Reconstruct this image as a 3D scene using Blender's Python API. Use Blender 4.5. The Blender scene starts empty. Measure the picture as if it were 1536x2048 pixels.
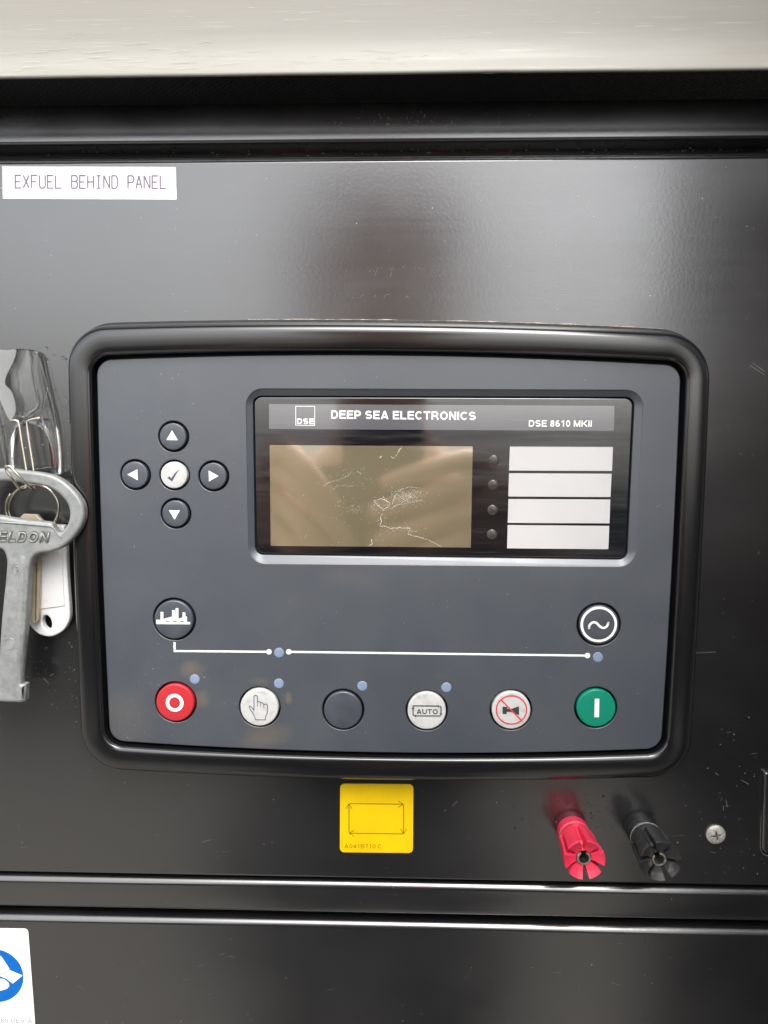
import bpy, bmesh, math, random
import numpy as np
from mathutils import Vector, Matrix, noise as mnoise
from mathutils.geometry import tessellate_polygon
random.seed(7)
scene = bpy.context.scene
COL = scene.collection
PI = math.pi
# ------------------------------------------------------------------ camera
Z0 = 1.35                     # height of the lens above the ground, metres
D = 0.30                      # lens to panel
FPX = 1537.0                  # focal length in photo pixels
_n = np.array([812 - 768, 1024 - 868, -FPX]); _n /= np.linalg.norm(_n)
_u = np.array([math.sin(.005), math.cos(.005), 0]); _u -= _n * (_u @ _n); _u /= np.linalg.norm(_u)
_x = np.cross(_n, _u)
MC = np.array([_x, _n, _u])   # camera axes -> world axes
cam = bpy.data.objects.new('camera', bpy.data.cameras.new('camera'))
COL.objects.link(cam)
m4 = Matrix([[MC[i][j] for j in range(3)] for i in range(3)]).to_4x4()
m4.translation = Vector((0, -D, Z0))
cam.matrix_world = m4
cam.data.sensor_fit = 'VERTICAL'
cam.data.sensor_height = 36.0
cam.data.sensor_width = 27.0
cam.data.lens = 36.0 * FPX / 2048
cam.data.clip_start = .01
cam.data.clip_end = 500
scene.camera = cam
# ------------------------------------------------------------------ world, sun, exposure
SUN_EL, SUN_AZ = math.radians(54), math.radians(163)   # azimuth clockwise from +Y (north)
w = bpy.data.worlds.new('World'); scene.world = w; w.use_nodes = True
nt = w.node_tree; nt.nodes.clear()
sky = nt.nodes.new('ShaderNodeTexSky'); sky.sky_type = 'NISHITA'; sky.sun_disc = False
sky.sun_elevation = SUN_EL; sky.sun_rotation = SUN_AZ
sky.dust_density = 4.0; sky.air_density = 1.0; sky.ozone_density = 1.0
hs = nt.nodes.new('ShaderNodeHueSaturation'); hs.inputs['Saturation'].default_value = .20
bg = nt.nodes.new('ShaderNodeBackground'); bg.inputs['Strength'].default_value = .15
wo = nt.nodes.new('ShaderNodeOutputWorld')
nt.links.new(sky.outputs[0], hs.inputs['Color']); nt.links.new(hs.outputs[0], bg.inputs[0]); nt.links.new(bg.outputs[0], wo.inputs[0])
sl = bpy.data.lights.new('sun', 'SUN'); sl.energy = .6; sl.angle = math.radians(40); sl.color = (1, .96, .9)
sun = bpy.data.objects.new('sun', sl); COL.objects.link(sun)
sd = Vector((math.sin(SUN_AZ) * math.cos(SUN_EL), math.cos(SUN_AZ) * math.cos(SUN_EL), math.sin(SUN_EL)))
sun.rotation_euler = sd.to_track_quat('Z', 'Y').to_euler()
sun.location = (0, -3, 5)
vs = scene.view_settings
vs.view_transform = 'Standard'; vs.look = 'None'; vs.gamma = 1; vs.use_curve_mapping = False
vs.exposure = 1.6
scene.cycles.max_bounces = 8
scene.cycles.caustics_reflective = False
scene.cycles.caustics_refractive = False
scene.cycles.use_denoising = True

# ------------------------------------------------------------------ helpers
def P(px, py, h=0.0):
    """photo pixel -> (x, z) on the plane h metres in front of the panel"""
    v = MC @ np.array([px - 768.0, 1024.0 - py, -FPX])
    t = (D - h) / v[1]
    return (v[0] * t, v[2] * t)
def PP(pts, h=0.0): return [P(a, b, h) for a, b in pts]
def V(x, z, h): return (x, -h, z + Z0)
def S(h=0.0): return (D - h) / FPX          # metres per photo pixel

class MB:
    def __init__(s): s.v = []; s.f = []; s.sm = []
    def add(s, vs_, fs_, smooth=False):
        b = len(s.v); s.v += [tuple(p) for p in vs_]
        for f in fs_: s.f.append([b + i for i in f]); s.sm.append(smooth)
    def ring(s, a, b, closed=True, smooth=False):
        n = len(a); k = len(s.v); s.v += [tuple(p) for p in a] + [tuple(p) for p in b]
        for i in range(n if closed else n - 1):
            j = (i + 1) % n
            s.f.append([k + i, k + j, k + n + j, k + n + i]); s.sm.append(smooth)
    def rings(s, loops, closed=True, smooth=True, cap=None):
        n = len(loops[0]); k = len(s.v)
        for L in loops: s.v += [tuple(p) for p in L]
        for r in range(len(loops) - 1):
            for i in range(n if closed else n - 1):
                j = (i + 1) % n
                s.f.append([k + r * n + i, k + r * n + j, k + (r + 1) * n + j, k + (r + 1) * n + i]); s.sm.append(smooth)
        if cap in ('end', 'both'):
            s.f.append([k + (len(loops) - 1) * n + i for i in range(n)]); s.sm.append(False)
        if cap in ('start', 'both'):
            s.f.append([k + i for i in range(n)][::-1]); s.sm.append(False)
    def build(s, name, mat, parent=None, **props):
        o0 = root_loc(parent)
        me = bpy.data.meshes.new(name)
        me.from_pydata([(a - o0[0], b - o0[1], c - o0[2]) for a, b, c in s.v], [], s.f)
        me.polygons.foreach_set('use_smooth', s.sm)
        bm = bmesh.new(); bm.from_mesh(me)
        bmesh.ops.remove_doubles(bm, verts=bm.verts, dist=1e-7)
        bmesh.ops.recalc_face_normals(bm, faces=bm.faces)
        bm.to_mesh(me); bm.free(); me.update()
        for mt in (mat if isinstance(mat, (list, tuple)) else [mat]): me.materials.append(mt)
        o = bpy.data.objects.new(name, me); COL.objects.link(o)
        if parent is not None: o.parent = parent
        for k, v in props.items(): o[k] = v
        return o
def root_loc(p):
    v = Vector((0, 0, 0))
    while p is not None: v += p.location; p = p.parent
    return v
def thing(name, label, cat, loc, group=None):
    o = bpy.data.objects.new(name, None); COL.objects.link(o); o.location = loc
    o.empty_display_size = .01
    o['label'] = label; o['category'] = cat
    if group: o['group'] = group
    return o
def tag(o, label=None, cat=None, group=None, kind=None):
    for k, v in (('label', label), ('category', cat), ('group', group), ('kind', kind)):
        if v: o[k] = v
    return o

def circle(cx, cz, r, n=48, rz=None, rot=0.0):
    rz = rz or r
    out = []
    for i in range(n):
        a = 2 * PI * i / n
        x, z = r * math.cos(a), rz * math.sin(a)
        out.append((cx + x * math.cos(rot) - z * math.sin(rot), cz + x * math.sin(rot) + z * math.cos(rot)))
    return out
def area(L):
    return .5 * sum(L[i][0] * L[(i + 1) % len(L)][1] - L[(i + 1) % len(L)][0] * L[i][1] for i in range(len(L)))
def inset(L, d):
    """move a closed outline inwards by d (outwards if negative), any orientation"""
    if area(L) < 0: d = -d
    n = len(L); out = []
    for i in range(n):
        p0, p1, p2 = L[i - 1], L[i], L[(i + 1) % n]
        e1 = (p1[0] - p0[0], p1[1] - p0[1]); e2 = (p2[0] - p1[0], p2[1] - p1[1])
        l1 = math.hypot(*e1) or 1e-9; l2 = math.hypot(*e2) or 1e-9
        n1 = (-e1[1] / l1, e1[0] / l1); n2 = (-e2[1] / l2, e2[0] / l2)
        m = (n1[0] + n2[0], n1[1] + n2[1]); ml = math.hypot(*m) or 1e-9
        m = (m[0] / ml, m[1] / ml)
        c = max(.4, m[0] * n1[0] + m[1] * n1[1])
        out.append((p1[0] + m[0] * d / c, p1[1] + m[1] * d / c))
    return out
def rrect(c, r, n=8):
    """rounded polygon through 4 corners (x,z), radius r (metres)"""
    out = []
    N = len(c)
    for i in range(N):
        p, a, b = Vector(c[i]), Vector(c[i - 1]), Vector(c[(i + 1) % N])
        ra = r[i] if isinstance(r, (list, tuple)) else r
        da = (a - p).normalized() * ra; db = (b - p).normalized() * ra
        for k in range(n + 1):
            t = k / n
            q0 = p + da * (1 - t) ** 1.0; 
            # cubic with circular handles
            A, B = p + da, p + db; h1 = A + (p - A) * .5523; h2 = B + (p - B) * .5523
            q = A * (1 - t) ** 3 + h1 * 3 * (1 - t) ** 2 * t + h2 * 3 * (1 - t) * t * t + B * t ** 3
            out.append((q.x, q.y))
    return out
def bulged(c, sag, r, ne=20, nc=12):
    """outline with bowed sides. c = TL,TR,BR,BL ; sag per side top,right,bottom,left ; r corner radius"""
    c = [Vector(p) for p in c]; edges = []
    for i in range(4):
        a, b = c[i], c[(i + 1) % 4]
        d = b - a; L = d.length; nrm = Vector((-d.y, d.x)) / L     # outward for clockwise order
        edges.append((a, d, L, nrm, sag[i]))
    def pt(e, t): a, d, L, nrm, s = e; return a + d * t + nrm * (4 * s * t * (1 - t))
    out = []
    for i in range(4):
        e = edges[i]; f = edges[(i + 1) % 4]
        r0, r1 = r[i] / e[2], r[(i + 1) % 4] / e[2]
        for k in range(ne + 1):
            out.append(pt(e, r0 + (1 - r0 - r1) * k / ne))
        A = pt(e, 1 - r1); B = pt(f, r[(i + 1) % 4] / f[2])
        tA = (pt(e, 1 - r1) - pt(e, 1 - r1 - .01)).normalized(); tB = (pt(f, r[(i + 1) % 4] / f[2] + .01) - B).normalized()
        hl = (B - A).length / math.sqrt(2) * .56
        for k in range(1, nc):
            t = k / nc
            out.append(A * (1 - t) ** 3 + (A + tA * hl) * 3 * (1 - t) ** 2 * t + (B - tB * hl) * 3 * (1 - t) * t * t + B * t ** 3)
    return [(q.x, q.y) for q in out]
def smooth_loop(pts, sub=4, closed=True):
    """Catmull-Rom through 2-D or 3-D points"""
    n = len(pts); out = []; P_ = [Vector(p) for p in pts]
    rng = range(n) if closed else range(n - 1)
    for i in rng:
        p0 = P_[i - 1] if (closed or i > 0) else P_[i]
        p1 = P_[i]; p2 = P_[(i + 1) % n]
        p3 = P_[(i + 2) % n] if (closed or i + 2 < n) else p2
        for k in range(sub):
            t = k / sub
            q = .5 * ((2 * p1) + (p2 - p0) * t + (2 * p0 - 5 * p1 + 4 * p2 - p3) * t * t + (3 * p1 - p0 - 3 * p2 + p3) * t ** 3)
            out.append(tuple(q))
    if not closed: out.append(tuple(P_[-1]))
    return out
def fill(mb, loops, h, flip=False):
    tri = tessellate_polygon([[Vector((x, z, 0)) for x, z in L] for L in loops])
    flat = [V(x, z, h) for L in loops for x, z in L]
    mb.add(flat, [list(t) for t in tri])
def plate(mb, outer, holes=(), h0=0.0, h1=.001, prof=((0, 0),), back=False):
    """solid plate; prof = ((inset, drop below h1), ...) from the flat top outwards, e.g. ((.001,0),(0,.001))"""
    loops = [outer] + list(holes)
    def off(L, d, hole): return inset(L, -d if hole else d)
    tops = [off(L, prof[0][0], k > 0) for k, L in enumerate(loops)]
    fill(mb, tops, h1 - prof[0][1])
    for k, L in enumerate(loops):
        seq = [[V(x, z, h1 - dh) for x, z in off(L, d, k > 0)] for d, dh in prof]
        if prof[-1][0] != 0: seq.append([V(x, z, h1 - prof[-1][1]) for x, z in L])
        if len(seq) > 1: mb.rings(seq, smooth=len(seq) > 2)
        mb.ring([V(x, z, h1 - prof[-1][1]) for x, z in L], [V(x, z, h0) for x, z in L])
    if back: fill(mb, loops, h0)
def rnd(r, n=4):
    return tuple((r * (1 - math.sin(PI / 2 * k / n)), r * (1 - math.cos(PI / 2 * k / n))) for k in range(n + 1))
def ribbon(mb, pts, wd, h, closed=False, th=.0):
    """flat printed line"""
    n = len(pts); L = []; R = []
    for i in range(n):
        p = pts[i]
        a = pts[i - 1] if (i > 0 or closed) else p
        b = pts[(i + 1) % n] if (i < n - 1 or closed) else p
        d1 = Vector((p[0] - a[0], p[1] - a[1])); d2 = Vector((b[0] - p[0], b[1] - p[1]))
        if d1.length < 1e-9: d1 = d2
        if d2.length < 1e-9: d2 = d1
        d1.normalize(); d2.normalize()
        t = d1 + d2
        if t.length < 1e-6: t = d1
        t.normalize(); nn = Vector((-t.y, t.x)); c = max(.5, abs(nn.dot(Vector((-d1.y, d1.x)))))
        L.append(V(p[0] + nn.x * wd / 2 / c, p[1] + nn.y * wd / 2 / c, h)); R.append(V(p[0] - nn.x * wd / 2 / c, p[1] - nn.y * wd / 2 / c, h))
    mb.ring(L, R, closed=closed)
def disc(mb, x, z, r, h, n=32):
    mb.add([V(a, b, h) for a, b in circle(x, z, r, n)], [list(range(n))])
def tube(mb, pts, r, n=10, closed=False, cap=True, flat=1.0):
    P_ = [Vector(p) for p in pts]; N = len(P_); loops = []
    up = Vector((0, -1, 0)); prev = None
    for i in range(N):
        a = P_[i - 1] if (i > 0 or closed) else P_[i]; b = P_[(i + 1) % N] if (i < N - 1 or closed) else P_[i]
        t = (b - a).normalized()
        if prev is None:
            u = up - t * up.dot(t)
            if u.length < .05: u = Vector((1, 0, 0)) - t * t.x
        else: u = prev - t * prev.dot(t)
        u.normalize(); prev = u; v = t.cross(u)
        rr = r[i] if isinstance(r, (list, tuple)) else r
        loops.append([P_[i] + u * (rr * math.cos(2 * PI * k / n)) + v * (rr * flat * math.sin(2 * PI * k / n)) for k in range(n)])
    if closed: mb.rings(loops + [loops[0]])
    else: mb.rings(loops, cap='both' if cap else None)
def lathe(mb, cx, cz, prof, n=48, cap='end'):
    mb.rings([[V(cx + r * math.cos(2 * PI * k / n), cz + r * math.sin(2 * PI * k / n), h) for k in range(n)] for r, h in prof], cap=cap)
def AR(cx, cy, rx, ry, a0, a1, n=10):
    return [(cx + rx * math.cos(math.radians(a0 + (a1 - a0) * k / n)), cy + ry * math.sin(math.radians(a0 + (a1 - a0) * k / n))) for k in range(n + 1)]
# sans-serif capitals and digits as centre lines; cap height 1, stroke half-width e inside the box
def glyphs(w):
    e = w / 2; t = 1 - e; m = .5
    def bowl(x, y0, y1, xr): r_ = (y1 - y0) / 2; return [(x, y1), (xr - r_ * .9, y1)] + AR(xr - r_ * .9, (y0 + y1) / 2, r_ * .9, r_, 90, -90) + [(x, y0)]
    S_ = AR(.34, .5 + (t - .5) / 2, .34 - e, (t - .5) / 2, 25, 270, 14)[:-1] + AR(.34, (e + .5) / 2, .34 - e, (.5 - e) / 2, 90, -155, 14)
    return {
     'D': (.70, [[(e, 0), (e, 1)], [(e, t), (.36, t)] + AR(.36, .5, .34 - e + .0, t - .5, 90, -90, 14) + [(e, e)]]), 'E': (.63, [[(e, 0), (e, 1)], [(e, t), (.63, t)], [(e, .52), (.59, .52)], [(e, e), (.64, e)]]),
     'P': (.66, [[(e, 0), (e, 1)], bowl(e, .42, t, .66 - e)]), 'S': (.68, [S_]), 'A': (.76, [[(e * .9, 0), (.38, 1)], [(.76 - e * .9, 0), (.38, 1)], [(.16, .25), (.60, .25)]]),
     'L': (.60, [[(e, 0), (e, 1)], [(e, e), (.60, e)]]), 'C': (.72, [AR(.38, .5, .38 - e, .5 - e, 42, 318, 20)]), 'T': (.66, [[(.33, 0), (.33, 1)], [(0, t), (.66, t)]]),
     'R': (.72, [[(e, 0), (e, 1)], bowl(e, .46, t, .68 - e), [(.36, .46), (.50, .38), (.67, 0)]]), 'O': (.78, [AR(.39, .5, .39 - e, .5 - e, 0, 360, 28)]), 'N': (.70, [[(e, 0), (e, 1)], [(e, 1 - e * .3), (.70 - e, e * .3)], [(.70 - e, 0), (.70 - e, 1)]]),
     'I': (w, [[(e, 0), (e, 1)]]), 'M': (.84, [[(e, 0), (e, 1)], [(.84 - e, 0), (.84 - e, 1)], [(e, 1), (.42, .05)], [(.42, .05), (.84 - e, 1)]]), 'K': (.74, [[(e, 0), (e, 1)], [(e, .32), (.70, 1)], [(.28, .56), (.72, 0)]]),
     'V': (.70, [[(e * .8, 1), (.35, 0)], [(.70 - e * .8, 1), (.35, 0)]]), 'U': (.70, [[(e, 1), (e, .36)] + AR(.35, .36, .35 - e, .36 - e, 180, 360, 14) + [(.70 - e, 1)]]),
     'B': (.68, [[(e, 0), (e, 1)], bowl(e, .53, t, .63 - e), bowl(e, e, .53, .68 - e)]),
     '0': (.56, [AR(.28, .5, .28 - e, .5 - e, 0, 360, 24)]), '1': (.50, [[(.32, 0), (.32, 1)], [(.32, t), (.08, .72)]]), '8': (.56, [AR(.28, .73, .25 - e, .27 - e, 0, 360, 20), AR(.28, .27, .28 - e, .28 - e, 0, 360, 20)]),
     '6': (.56, [AR(.28, .32, .28 - e, .32 - e, 0, 360, 20), AR(.31, .5, .31 - e, .5 - e, 60, 185, 12)]), '7': (.54, [[(0, t), (.50, t)], [(.50, t), (.30, .5), (.20, 0)]]), '4': (.58, [[(.42, 0), (.42, 1)], [(.42, t), (.05, .26)], [(.03, .26), (.58, .26)]]),
     '3': (.55, [AR(.27, .74, .24 - e, .26 - e, 160, -90, 14), AR(.27, .27, .28 - e, .27 - e, 90, -160, 14)]), '5': (.56, [[(.50, t), (.14, t), (.09, .5)], AR(.27, .33, .28 - e, .33 - e, 128, -155, 16)]),
     '.': (w, [[(e, 0), (e, w)]])}
def text(s, a, b, cap, h, mat, parent, bold=.19, name='lettering', th=0.0, shear=0.0, **props):
    """stroke lettering between pixel a (left end of baseline) and b (right end), cap height in pixels, at height h"""
    G_ = glyphs(bold); adv = []; x = 0.0; gap = .10 + (.19 - bold) * .3
    for ch in s:
        adv.append(x); x += (.30 if ch == ' ' else G_[ch][0] + gap)
    tot = x - gap
    A, B = Vector(P(*a, h)), Vector(P(*b, h)); ux = (B - A); W = ux.length; ux /= W; uy = Vector((-ux.y, ux.x)); ch_ = cap * S(h); kx = W / tot
    mb = MB(); n = 0
    for ch, x0 in zip(s, adv):
        if ch == ' ': continue
        for L in G_[ch][1]:
            closed = len(L) > 12 and abs(L[0][0] - L[-1][0]) + abs(L[0][1] - L[-1][1]) < 1e-6
            pts = []
            for u, v in (L[:-1] if closed else L):
                q = A + ux * ((x0 + u) * kx + v * shear * ch_) + uy * (v * ch_); pts.append((q.x, q.y))
            n += 1; hh = h + .000006 * (n % 5)
            if th: tube(mb, [V(p[0], p[1], hh) for p in pts], bold * ch_ * .55, 6, closed=closed)
            else: ribbon(mb, pts, bold * (ch_ + kx) / 2, hh, closed=closed)
    return mb.build(name, mat, parent, **props)

# ------------------------------------------------------------------ materials
def lin(c): return tuple((v / 12.92 if v <= .04045 else ((v + .055) / 1.055) ** 2.4) for v in [x / 255 for x in c])
class M:
    def __init__(s, name):
        s.m = bpy.data.materials.new(name); s.m.use_nodes = True
        s.t = s.m.node_tree; s.b = s.t.nodes['Principled BSDF']; s.out = s.t.nodes['Material Output']
        s.co = s.t.nodes.new('ShaderNodeTexCoord')
    def set(s, **k):
        names = dict(color='Base Color', rough='Roughness', metal='Metallic', spec='Specular IOR Level', coat='Coat Weight',
                     coatr='Coat Roughness', trans='Transmission Weight', ior='IOR', sss='Subsurface Weight', alpha='Alpha', sheen='Sheen Weight', coatior='Coat IOR')
        for a, v in k.items():
            i = s.b.inputs[names[a]]
            if a == 'color': v = tuple(v) + (1,)
            i.default_value = v
        return s
    def n(s, kind, **k):
        nd = s.t.nodes.new(kind)
        for a, v in k.items():
            if a.startswith('i_'): nd.inputs[a[2:].replace('_', ' ')].default_value = v
            else: setattr(nd, a, v)
        return nd
    def l(s, a, b): s.t.links.new(a, b)
    def noise(s, scale=(1, 1, 1), detail=3, rough=.5, k=1.0, dist=0.0):
        mp = s.n('ShaderNodeMapping'); mp.inputs['Scale'].default_value = scale
        s.l(s.co.outputs['Object'], mp.inputs[0])
        nz = s.n('ShaderNodeTexNoise'); nz.inputs['Scale'].default_value = k; nz.inputs['Detail'].default_value = detail
        nz.inputs['Roughness'].default_value = rough; nz.inputs['Distortion'].default_value = dist
        s.l(mp.outputs[0], nz.inputs['Vector'])
        return nz.outputs['Fac']
    def ramp(s, fac, a, b, c0, c1):
        r = s.n('ShaderNodeMapRange'); r.inputs['From Min'].default_value = a; r.inputs['From Max'].default_value = b
        r.inputs['To Min'].default_value = c0; r.inputs['To Max'].default_value = c1; r.clamp = True
        s.l(fac, r.inputs['Value']); return r.outputs[0]
    def mix(s, fac, a, b):
        m = s.n('ShaderNodeMix'); m.data_type = 'RGBA'
        if isinstance(fac, (int, float)): m.inputs[0].default_value = fac
        else: s.l(fac, m.inputs[0])
        for i, c in ((6, a), (7, b)):
            if isinstance(c, tuple): m.inputs[i].default_value = c + (1,) if len(c) == 3 else c
            else: s.l(c, m.inputs[i])
        return m.outputs[2]
    def math(s, op, a, b):
        m = s.n('ShaderNodeMath'); m.operation = op
        for i, c in enumerate((a, b)):
            if isinstance(c, (int, float)): m.inputs[i].default_value = c
            else: s.l(c, m.inputs[i])
        return m.outputs[0]
    def bump(s, h, dist, prev=None, coat=False):
        b = s.n('ShaderNodeBump'); b.inputs['Strength'].default_value = 1; b.inputs['Distance'].default_value = dist
        s.l(h, b.inputs['Height'])
        if prev is not None: s.l(prev, b.inputs['Normal'])
        s.l(b.outputs[0], s.b.inputs['Normal'])
        if coat: s.l(b.outputs[0], s.b.inputs['Coat Normal'])
        return b.outputs[0]
    def color(s, c): s.l(c, s.b.inputs['Base Color']); return s
    def roughness(s, c): s.l(c, s.b.inputs['Roughness']); return s

def black_paint(name, base=(.008, .008, .009), r0=.19, r1=.25, peel=2.2e-5, spec=1.0, dust=.022, film=(.2, .19, .17)):
    m = M(name).set(color=base, rough=.25, spec=spec, ior=1.72)
    streak = m.noise((14, 14, 320), 4, .6)
    blot = m.noise((16, 16, 20), 3, .55)
    fine = m.noise((90, 90, 1800), 3, .7)
    a = m.math('ADD', m.math('MULTIPLY', streak, .25), m.math('MULTIPLY', blot, .75))
    m.roughness(m.ramp(a, .36, .64, r0, r1))
    d = m.math('MULTIPLY', m.ramp(blot, .42, .7, 0, 1), m.ramp(fine, .4, .8, .7, 1))
    d2 = m.math('ADD', m.math('MULTIPLY', d, dust), m.ramp(m.noise((1, 1, 1), 2, .5, k=1500), .72, .8, 0, dust * 1.5))
    m.color(m.mix(d2, base, film))
    n1 = m.bump(m.noise((1, 1, 1), 3, .55, k=760), peel * .8)
    
    return m.m
m_panel = black_paint('black_panel_paint')
m_rail = black_paint('black_rail_paint', r0=.2, r1=.28, dust=.04)
m_strip = black_paint('black_strip_paint', r0=.17, r1=.25, dust=.03)

def simple(name, color, rough=.5, spec=.5, metal=0, var=.12, vs_=300, bump=0, bs=900, coat=0, **k):
    m = M(name).set(color=color, rough=rough, spec=spec, metal=metal, coat=coat, **k)
    if var:
        nz = m.noise((1, 1, 1), 4, .6, k=vs_)
        c1 = tuple(max(0, c * (1 - var)) for c in color); c2 = tuple(min(1, c * (1 + var)) for c in color)
        m.color(m.mix(m.ramp(nz, .3, .7, 0, 1), c1, c2))
        m.roughness(m.ramp(nz, .3, .7, max(.02, rough - .06), min(1, rough + .08)))
    if bump: m.bump(m.noise((1, 1, 1), 3, .5, k=bs), bump)
    return m.m
# cream steel
mm = M('cream_paint').set(color=(.6, .56, .48), rough=.45, spec=.4)
st = mm.noise((9, 9, 260), 5, .65); st2 = mm.noise((40, 40, 1500), 3, .6); bl = mm.noise((14, 14, 40), 4, .6)
c = mm.mix(mm.ramp(st, .35, .7, 0, 1), (.255, .245, .215), (.285, .276, .248))
c = mm.mix(mm.ramp(st2, .62, .72, 0, .5), c, (.42, .41, .38))
c = mm.mix(mm.ramp(bl, .58, .75, 0, .35), c, (.24, .21, .17))
mm.color(c); mm.roughness(mm.ramp(st, .3, .7, .3, .6)); mm.bump(st2, 2e-5)
m_cream = mm.m
# woven lining
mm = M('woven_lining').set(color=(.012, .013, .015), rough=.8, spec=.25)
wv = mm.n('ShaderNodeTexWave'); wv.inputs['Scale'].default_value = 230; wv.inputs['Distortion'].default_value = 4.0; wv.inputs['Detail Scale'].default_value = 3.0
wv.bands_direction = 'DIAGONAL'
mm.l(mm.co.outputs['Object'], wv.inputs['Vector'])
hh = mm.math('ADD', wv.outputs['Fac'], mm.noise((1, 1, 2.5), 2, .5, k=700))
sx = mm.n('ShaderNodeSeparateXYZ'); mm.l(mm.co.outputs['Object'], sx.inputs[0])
mm.color(mm.mix(mm.math('MULTIPLY', mm.ramp(hh, .6, 1.5, 0, 1), mm.ramp(sx.outputs[0], .03, .13, .12, 1)), (.006, .007, .009), (.06, .066, .064)))  # weave darkens towards the left: the uneven lighting is put into the colour
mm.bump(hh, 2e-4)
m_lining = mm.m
# fascia : satin charcoal film with rusty stains
mm = M('charcoal_fascia_film').set(color=(.06, .065, .075), rough=.42, spec=1.0, ior=1.6)
fb = mm.noise((12, 12, 12), 4, .6); fs = mm.noise((40, 40, 900), 3, .6)
c = mm.mix(mm.ramp(fb, .35, .68, 0, 1), (.034, .041, .055), (.048, .055, .066))
c = mm.mix(mm.ramp(mm.noise((1, 1, 1), 2, .5, k=2200), .72, .8, 0, .25), c, (.4, .4, .4))

# stains (object space offsets are filled in once the controller stands: see STAINS)
sepx = mm.n('ShaderNodeSeparateXYZ'); mm.l(mm.co.outputs['Object'], sepx.inputs[0])
STAIN_NODES = []
for (px, py, rx, ry, amt) in ((383, 1340, 26, 20, .30), (405, 1398, 16, 20, .25), (522, 1362, 26, 9, .16), (577, 1396, 8, 14, .35),
                              (540, 1466, 48, 26, .20), (515, 1485, 40, 22, .16), (250, 1440, 60, 60, .12), (880, 1352, 20, 8, .08), (700, 1155, 60, 20, .08)):
    x, z = P(px, py, .008); x -= P(780, 1100)[0]; z -= P(780, 1100)[1]
    dx = mm.math('DIVIDE', mm.math('SUBTRACT', sepx.outputs[0], x), rx * S()); dz = mm.math('DIVIDE', mm.math('SUBTRACT', sepx.outputs[2], z), ry * S())
    r2 = mm.math('ADD', mm.math('MULTIPLY', dx, dx), mm.math('MULTIPLY', dz, dz))
    r2 = mm.math('ADD', r2, mm.math('MULTIPLY', mm.noise((1, 1, 1), 4, .7, k=260), 1.6))
    c = mm.mix(mm.ramp(r2, .5, 2.1, amt * 1.05, 0), c, (.25, .18, .095))
c = mm.mix(mm.ramp(mm.noise((1, 1, 1), 5, .75, k=55, dist=.3), .5, .75, 0, .06), c, (.19, .185, .17))
mm.color(c); mm.roughness(mm.ramp(mm.noise((1, 1, 1), 4, .7, k=45, dist=.3), .3, .7, .39, .44))
mm.bump(mm.noise((1, 1, 1), 2, .5, k=2600), 1.2e-6)
m_fascia = mm.m
m_bezel = simple('satin_black_moulding', (.006, .006, .007), .18, .8, var=0, bump=1.5e-6, bs=3000, ior=1.6)
m_gap = simple('black_rubber', (.006, .006, .007), .6, .4)
m_bead = simple('tan_sealant_residue', (.36, .32, .24), .6, .3, var=.5, vs_=900, bump=6e-5, bs=1400)
m_button = simple('charcoal_button_rubber', (.036, .042, .056), .44, 1.0, var=.1, vs_=200, ior=1.55)
def worn(name, col, dirt=(.30, .25, .16), amt=.5, rough=.4):
    m = M(name).set(color=col, rough=rough, spec=.5)
    nz = m.noise((1, 1, 1), 5, .7, k=240); n2 = m.noise((1, 1, 1), 2, .6, k=1600)
    c = m.mix(m.ramp(nz, .5, .72, 0, amt), col, dirt)
    c = m.mix(m.ramp(n2, .66, .74, 0, amt * .7), c, dirt)
    m.color(c); return m.m
m_wbtn = worn('worn_white_button', (.50, .50, .49), (.26, .24, .19), .5)
m_red = worn('red_button', (.46, .022, .03), (.2, .03, .03), .3)
m_green = worn('green_button', (.0, .20, .125), (.02, .2, .12), .3)
m_white = simple('white_print', (.84, .84, .82), .45, .5, var=.03)
m_ink = simple('grey_violet_ink', (.08, .075, .12), .6, .3, var=.1)
m_dark = simple('dark_ink', (.035, .036, .045), .6, .3)
m_redink = simple('red_ink', (.62, .04, .05), .5, .4)
m_lamp = simple('pale_blue_lens', (.20, .26, .37), .35, .6, var=.06, coat=.4)
# display window glass
mm = M('black_window').set(color=(.006, .006, .008), rough=.07, spec=1.0, ior=1.65)
sc_ = mm.noise((40, 40, 1500), 3, .6, dist=.6)
mm.color(mm.mix(mm.ramp(sc_, .55, .8, 0, .05), (.006, .006, .008), (.4, .4, .4)))
mm.roughness(mm.ramp(mm.noise((20, 20, 300), 3, .6), .35, .7, .05, .2)); mm.bump(sc_, 1.5e-6)
m_window = mm.m
def glossy(name, col, col2, rough=.3, scr=.05, cior=2.1, cr=(.02, .09)):
    m = M(name).set(color=col, rough=rough, spec=.5, coat=1.0, coatr=.05)
    m.b.inputs['Coat IOR'].default_value = cior
    n1 = m.noise((1, 1, 1), 3, .5, k=30); s2 = m.noise((40, 40, 1400), 3, .6, dist=.6)
    c = m.mix(m.ramp(n1, .35, .65, 0, 1), col, col2)
    c = m.mix(m.ramp(s2, .55, .8, 0, scr), c, (.7, .7, .68))
    m.color(c); m.l(m.ramp(m.noise((20, 20, 300), 3, .6), .35, .7, *cr), m.b.inputs['Coat Roughness'])
    return m.m
m_header = glossy('grey_header_print', (.10, .10, .112), (.12, .12, .13))
m_lcd = glossy('olive_lcd', (.19, .158, .092), (.21, .175, .105), scr=.014, cior=3.9)
m_insert = glossy('white_insert_card', (.54, .53, .53), (.58, .57, .57), scr=0, cior=1.5)
m_led = simple('smoked_led', (.05, .042, .036), .25, .6, var=.2)
m_residue = simple('white_residue', (.50, .50, .44), .7, .3, var=.1)
m_paper = simple('white_label_film', (.83, .83, .81), .4, .5, var=.03, vs_=60)
mm = M('yellow_film').set(rough=.4, spec=.5)
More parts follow.
